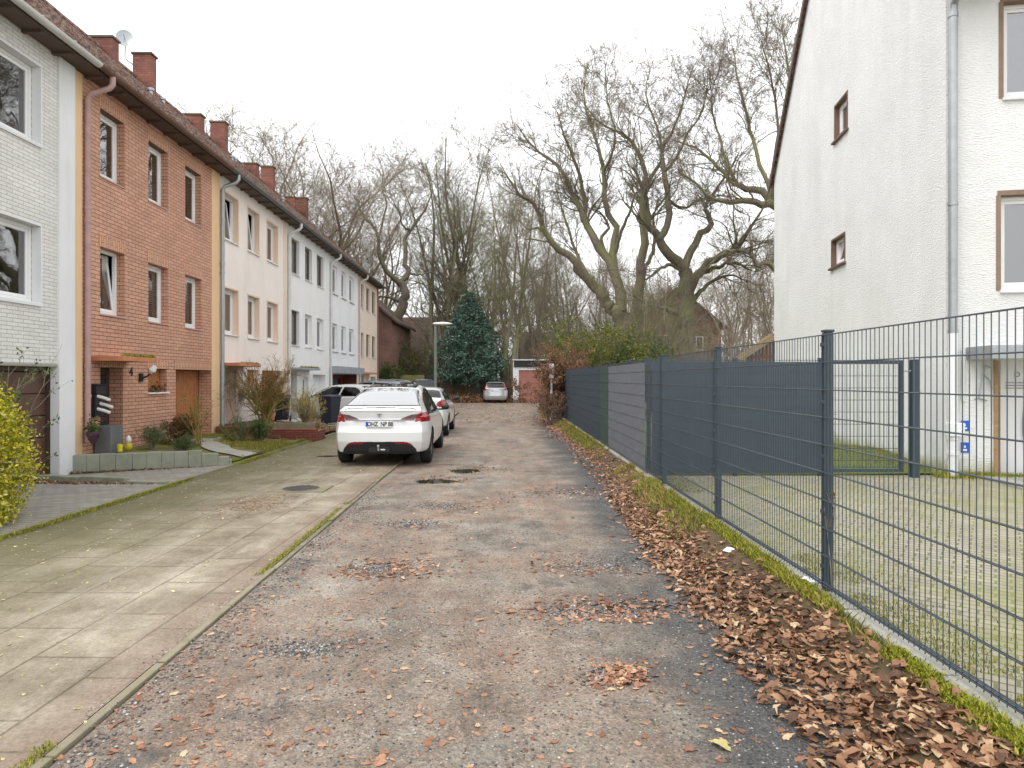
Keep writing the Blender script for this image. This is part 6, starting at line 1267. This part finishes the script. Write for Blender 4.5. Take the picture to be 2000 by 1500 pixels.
# ------------------------------------------------------------------ leaves, gravel, grass
def leaf_mesh(name, label, n, xf, m, seed, size=(.05, .11), tilt=.45, curl=.35, kind='stuff'):
    r = rng(seed); px, py, pz = xf(r, n); n = len(px); k = 14; q = np.linspace(0, 2 * np.pi, k, endpoint=False)
    rad = np.where(np.arange(k) % 2 == 0, 1.0, .84); rad[0] = 1.3; rad[k // 2] = .8; ox = np.cos(q) * rad * .5; oyy = np.sin(q) * rad * .30
    ox = np.append(ox, 0); oyy = np.append(oyy, 0); s = r.uniform(*size, n)[:, None]; jx = 1 + r.normal(0, .15, (n, k + 1)); X = ox[None] * s * jx; Y = oyy[None] * s * jx; cu = r.normal(0, curl, n)[:, None]; cv = r.normal(0, curl, n)[:, None]
    Zl = (cu * Y * Y + cv * X * X * .6) / s * 2.0 + r.normal(0, .02, (n, k + 1)) * s; V = np.stack([X, Y, Zl], -1)
    a, b, c = r.normal(0, tilt, n), r.normal(0, tilt, n), r.uniform(0, 6.28, n); ca, sa, cb, sb, cc, sc = np.cos(a), np.sin(a), np.cos(b), np.sin(b), np.cos(c), np.sin(c)
    Rx = np.zeros((n, 3, 3)); Rx[:, 0, 0] = 1; Rx[:, 1, 1] = ca; Rx[:, 1, 2] = -sa; Rx[:, 2, 1] = sa; Rx[:, 2, 2] = ca; Ry = np.zeros((n, 3, 3)); Ry[:, 1, 1] = 1; Ry[:, 0, 0] = cb; Ry[:, 0, 2] = sb; Ry[:, 2, 0] = -sb; Ry[:, 2, 2] = cb; Rz = np.zeros((n, 3, 3)); Rz[:, 2, 2] = 1; Rz[:, 0, 0] = cc; Rz[:, 0, 1] = -sc; Rz[:, 1, 0] = sc; Rz[:, 1, 1] = cc
    V = np.einsum('nij,nkj->nki', Rz @ Ry @ Rx, V); V[:, :, 2] -= V[:, :, 2].min(1)[:, None] * .7; V += np.stack([px, py, pz], -1)[:, None]; base = np.arange(n)[:, None] * (k + 1); i = np.arange(k)
    Fc = np.stack([np.broadcast_to(base + k, (n, k)), base + i, base + (i + 1) % k], -1).reshape(-1, 3); return tag(npmesh(name, V.reshape(-1, 3), Fc, M[m]), label, 'leaves' if label else None, kind=kind)
def band(r, n):   # thick drift beside the verge, denser near the camera
    y = 1.6 + 8.2 * r.uniform(0, 1, n) ** 1.45; e = edge_x(y); f = FX(y) - .12; t = r.beta(np.interp(y, [2, 5, 9], [1.9, 1.7, 1.5]), np.interp(y, [2, 5, 9], [1.5, 2.0, 5.5]), n); x = e - .22 + (f - e + .22) * t + r.normal(0, .05, n); return x, y, np.maximum(road_z(x, y), verge_z(x, y)) + .004 + np.abs(r.normal(0, .012, n))
leaf_mesh('fallen_leaves', 'drift of brown oak leaves along the fence verge', 6800, band, 'fallen', 81, (.02, .085), .24, .45)
def band2(r, n):
    y = r.uniform(6, 30, n); e = edge_x(y); x = e + r.normal(.05, .18, n); return x, y, np.maximum(road_z(x, y), verge_z(x, y)) + .006
leaf_mesh('fallen_leaves', 'thin line of brown leaves at the far road edge', 3400, band2, 'tanleaf', 82, (.04, .09), .2)
def road_sc(r, n):
    y = 2.6 + 22 * r.uniform(0, 1, n) ** 1.7; x = r.uniform(-2.1, 1.7, n); m = vnoise(x * .8, y * .8, 15) + r.normal(0, .5, n) > .25; x, y = x[m], y[m]; return x, y, road_z(x, y) + .002
leaf_mesh('fallen_leaves', 'flattened leaves scattered over the road', 4200, road_sc, 'tanleaf', 83, (.015, .06), .10, .15)
def hole_sc(r, n):
    k = r.integers(0, len(HOLES) - 1, n); H = np.array(HOLES)[k]; q = r.uniform(0, 6.28, n); s = r.normal(1.0, .5, n); x = H[:, 0] + H[:, 2] * s * np.cos(q) + .1; y = H[:, 1] + H[:, 3] * s * np.sin(q); m = (x < 1.9) & (vnoise(x * 2.2, y * 2.2, 25) > -.1); x, y = x[m], y[m]; return x, y, road_z(x, y) + .003
leaf_mesh('fallen_leaves', 'leaf rings gathered round the potholes', 2300, hole_sc, 'tanleaf', 84, (.025, .065), .2, .2)
def pave_sc(r, n):
    y = 2.2 + 16 * r.uniform(0, 1, n) ** 1.4; x = -5.3 + 3.2 * r.uniform(0, 1, n) ** 1.7; return x, y, side_z(x, y) + .002
leaf_mesh('pale_leaves', 'small pale leaves scattered over the mossy slabs', 1500, pave_sc, 'paleleaf', 85, (.012, .035), .15, .2)
leaf_mesh('garden_leaves', 'brown leaves along the foot of stone walls', 900, lambda r, n: (lambda x: (x, 10.98 - (x + 8.1) * .165 + r.normal(-.05, .05, n), np.full(n, .03)))(r.uniform(-8.0, -5.6, n)), 'fallen', 86, (.03, .06))
leaf_mesh('garden_leaves', 'brown leaves before the block wall', 500, lambda r, n: (lambda x: (x, 12.0 + (x + 7.97) * .385 + np.abs(r.normal(0, .05, n)) * -1 - .06, np.full(n, .03)))(r.uniform(-7.9, -5.6, n)), 'fallen', 87, (.03, .06))
leaf_mesh('garden_leaves', 'leaf litter under the shrubs of the mulched bed', 1500, lambda r, n: (lambda x, y: (x, y, garden_z(x, y) + .01))(r.uniform(-8, -5.5, n), r.uniform(18.3, 22.4, n)), 'fallen', 88, (.03, .07))
leaf_mesh('lawn_leaves', 'leaves lying in the turning area', 2500, lambda r, n: (r.uniform(-6, 2, n), r.uniform(24, 48, n), np.full(n, .01)), 'tanleaf', 89, (.05, .1), .15)
# three single big leaves in front
for i, (px, py, lab) in enumerate(((1408, 1460, 'large pale lobed leaf lying on the road at the bottom centre'), (835, 1456, 'single tan leaf on the road left of bottom centre'), (1345, 1466, 'curled orange leaf left of the large pale leaf'))):
    g = G(px, py); o = leaf_mesh('fallen_leaf', lab, 1, lambda r, n: (np.array([g.x]), np.array([g.y]), np.array([.008])), 'paleleaf' if i == 0 else 'tanleaf', 90 + i, (.10, .101) if i == 0 else (.07, .071), .12, .25, kind='thing'); o['category'] = 'leaf'; del o['kind']
# gravel stones
def stones(name, label, n, xf, seed, size):
    r = rng(seed); x, y, z = xf(r, n); n = len(x); ico = np.array([(0, 0, 1), (.9, 0, .3), (.28, .85, .3), (-.72, .53, .3), (-.72, -.53, .3), (.28, -.85, .3), (0, 0, -.4)]); Fi = np.array([(0, 1, 2), (0, 2, 3), (0, 3, 4), (0, 4, 5), (0, 5, 1), (6, 2, 1), (6, 3, 2), (6, 4, 3), (6, 5, 4), (6, 1, 5)])
    s = (size[0] + (size[1] - size[0]) * r.uniform(0, 1, n) ** 3)[:, None, None]; V = ico[None] * (1 + r.normal(0, .2, (n, 7, 1))) * s * np.array([1, 1, .7]); q = r.uniform(0, 6.28, n); c, s_ = np.cos(q)[:, None], np.sin(q)[:, None]
    V = np.stack([V[:, :, 0] * c - V[:, :, 1] * s_, V[:, :, 0] * s_ + V[:, :, 1] * c, V[:, :, 2]], -1) + np.stack([x, y, z], -1)[:, None]; Fc = (Fi[None] + np.arange(n)[:, None, None] * 7).reshape(-1, 3); tag(npmesh(name, V.reshape(-1, 3), Fc, M['pebble']), label, 'gravel', kind='stuff')
def near_road(r, n):
    y = 2.5 + 8 * r.uniform(0, 1, n) ** 1.6; x = r.uniform(-2.15, 1.9, n); e = vnoise(x * 1.2, y * 1.2, 16) + (x > .9) * .9 + r.normal(0, .6, n) > .5; x, y = x[e], y[e]; return x, y, road_z(x, y)
stones('gravel', 'loose chippings on the worn road surface', 42000, near_road, 95, (.0015, .010))
def in_holes(r, n):
    k = r.integers(0, len(HOLES) - 1, n); H = np.array(HOLES)[k]; q = r.uniform(0, 6.28, n); s = np.abs(r.normal(0, .62, n)); x = H[:, 0] + H[:, 2] * s * np.cos(q); y = H[:, 1] + H[:, 3] * s * np.sin(q); return x, y, road_z(x, y)
stones('gravel', 'grey gravel lying in the potholes', 17000, in_holes, 96, (.003, .016))
def along_kerb(r, n):
    y = 2.5 + 8 * r.uniform(0, 1, n) ** 1.4; x = div_x(y) + .05 + np.abs(r.normal(0, .14, n)); return x, y, road_z(x, y)
leaf_mesh('pale_leaves', 'reddish leaf crumbs in a hollow of the pavement', 900, lambda r, n: (lambda x, y: (x, y, side_z(x, y) + .002))(G(495, 988).x + r.normal(0, .28, n), G(495, 988).y + r.normal(0, .4, n)), 'tanleaf', 93, (.008, .035), .15, .2)
def kerb_dirt(r, n):
    y = 2.4 + 8.5 * r.uniform(0, 1, n) ** 1.3; x = div_x(y) - .02 + r.normal(-.02, .05, n); m = vnoise(x, y * 1.1, 29) > -.1; x, y = x[m], y[m]; return x, y, side_z(x, y) - .002
stones('gravel', 'crumbs of grit lying over the edging stones', 5000, kerb_dirt, 98, (.002, .009))
stones('gravel', 'chippings along the edging stones', 3500, along_kerb, 97, (.003, .014))
# grass and moss
def blades(name, label, n, xf, m, seed, h, wdt=.004, lean=.5):
    r = rng(seed); x, y, z = xf(r, n); n = len(x); H = h[0] + (h[1] - h[0]) * r.uniform(0, 1, n) ** 1.6; q = r.uniform(0, 6.28, n); ln = r.uniform(0, lean, n) * H; dx, dy = np.cos(q) * ln, np.sin(q) * ln; wx, wy = -np.sin(q) * wdt, np.cos(q) * wdt
    b = np.stack([x, y, z], -1); V = np.stack([b + np.stack([wx, wy, 0 * x], -1), b - np.stack([wx, wy, 0 * x], -1), b + np.stack([dx * .4 - wx * .7, dy * .4 - wy * .7, H * .6], -1), b + np.stack([dx, dy, H], -1)], 1).reshape(-1, 3); i = np.arange(n)[:, None] * 4
    Fc = np.concatenate([i + [0, 1, 2], i + [0, 2, 3]]); tag(npmesh(name, V, Fc, M[m]), label, 'grass', kind='stuff')
def vg(r, n):
    y = 3.5 + 28 * r.uniform(0, 1, n) ** .9; e = edge_x(y); t = r.beta(2.6, 1.3, n); x = e + (FX(y) - .05 - e) * t; m = (vnoise(x * 2, y * 1.3, 18) > -.1) & ((y > 7) | (t > .8)); x, y = x[m], y[m]; return x, y, verge_z(x, y) - .01
blades('verge_grass', 'tufts of yellow green grass along the fence verge', 60000, vg, 'grass', 101, (.015, .10), .004, .9)
def vg2(r, n): y = r.uniform(8, 26, n); c = np.round(y * 1.1) / 1.1; y = c + r.normal(0, .09, n); x = np.clip(FX(y) - .25 + r.normal(0, .14, n), edge_x(y), FX(y) - .05); m = vnoise(x, y * 1.4, 28) > .1; x, y = x[m], y[m]; return x, y, verge_z(x, y)
blades('verge_grass', 'taller dry grass clumps below the screens', 6000, vg2, 'drygrass', 102, (.02, .11), .003, 1.2)
def mossline(r, n): y = 1.9 + 9 * r.uniform(0, 1, n) ** 1.2; x = FX(y) - .1 + r.normal(-.02, .035, n); m = vnoise(x, y * 2.2, 19) > -.2; x, y = x[m], y[m]; return x, y, verge_z(np.minimum(x, FX(y) - .1), y) + r.uniform(.0, .03, len(x))
blades('moss', 'bright moss cushion along the fence footing', 60000, mossline, 'moss', 103, (.008, .03), .004, 1.2)
def gard(r, n): y = r.uniform(13.1, 17.8, n); x = r.uniform(-8, -5.5, n); m = vnoise(x * 1.5, y * 1.5, 20) > -.2; x, y = x[m], y[m]; return x, y, garden_z(x, y)
blades('garden_grass', 'short mossy grass in the front garden', 45000, gard, 'grass', 104, (.02, .09), .005)
def kerbmoss(r, n): y = 1.8 + 10 * r.uniform(0, 1, n) ** 1.3; x = div_x(y) - .06 + r.normal(0, .02, n); m = vnoise(x, y * 1.6, 21) > .05; x, y = x[m], y[m]; return x, y, np.full(len(x), .022)
blades('moss', 'thin moss line along the edging stones', 9000, kerbmoss, 'moss', 105, (.006, .022), .003, 1.0)
def kerb2(r, n): y = r.uniform(5, 18, n); x = -5.47 + r.normal(.07, .03, n); m = vnoise(x, y * 1.6, 22) > -.1; return x[m], y[m], np.full(m.sum(), .03)
blades('moss', 'moss and weeds along the garden edging', 12000, kerb2, 'moss', 106, (.008, .05), .004, 1.0)
def yard(r, n): y = r.uniform(2.8, 11, n); x = FX(y) + .08 + np.abs(r.normal(0, .3, n)); m = vnoise(x * 2, y * 2, 23) > .25; return x[m], y[m], np.full(m.sum(), .1)
blades('yard_weeds', 'short weeds between the yard pavers by the fence', 15000, yard, 'grass', 107, (.006, .028), .004, 1.0)
def yardwall(r, n): s = r.uniform(-.2, 1.6, n); p = np.array([FFr(a, abs(b), .1)[:] for a, b in zip(s, r.normal(0, .12, n))]); return p[:, 0], p[:, 1], p[:, 2]
blades('yard_weeds', 'weeds at the foot of the white wall', 3000, yardwall, 'moss', 108, (.03, .12), .006, .6)
blades('lawn_grass', 'grass behind the gate and privacy fence', 26000, lambda r, n: (lambda x, y: (x, y, .1 + .22 * np.exp(-((x - 7.0) / 1.1) ** 2 - ((y - 13.6) / 1.6) ** 2)))(r.uniform(2.5, 8.5, n), r.uniform(11.3, 15, n)), 'grass', 109, (.01, .05), .005)
# litter by the verge
for px, py, z, s, lab in ((1584, 1136, .16, .075, 'crumpled white paper litter at foot of the near fence post'), (1427, 1074, .12, .05, 'small piece of pale litter in the leaves')):
    g = G(px, py, z); r = rng(int(px)); k = 12; V = [(g.x, g.y, z + s * .5)]; 
    for ring, (rr_, zz_) in enumerate(((.5, .42), (1.0, .05))):
        for j in range(k): q = j / k * 6.283; V.append((g.x + math.cos(q) * s * rr_ * (1.3 + r.normal(0, .2)), g.y + math.sin(q) * s * rr_ * (1 + r.normal(0, .2)), z + s * zz_ * (1 + r.normal(0, .5)) - .01))
    mb = MB(); mb.add(V, [(0, 1 + j, 1 + (j + 1) % k) for j in range(k)] + [(1 + j, 1 + k + j, 1 + k + (j + 1) % k, 1 + (j + 1) % k) for j in range(k)]); tag(mb.build('paper_litter', M['palepaper']), lab, 'litter')
r = rng(110); g = G(1612, 1158, .13)
shrub('weed_stem', 'thin reddish weed stem with small leaves at the near fence post', (g.x, g.y - .1, .13), .05, .75, 3, 'redleaf', 12, 'redstem' if 'redstem' in M else 'twig', 111, size=.04, spread=.15, per=(1, 1), rad0=.004, wig=.04)
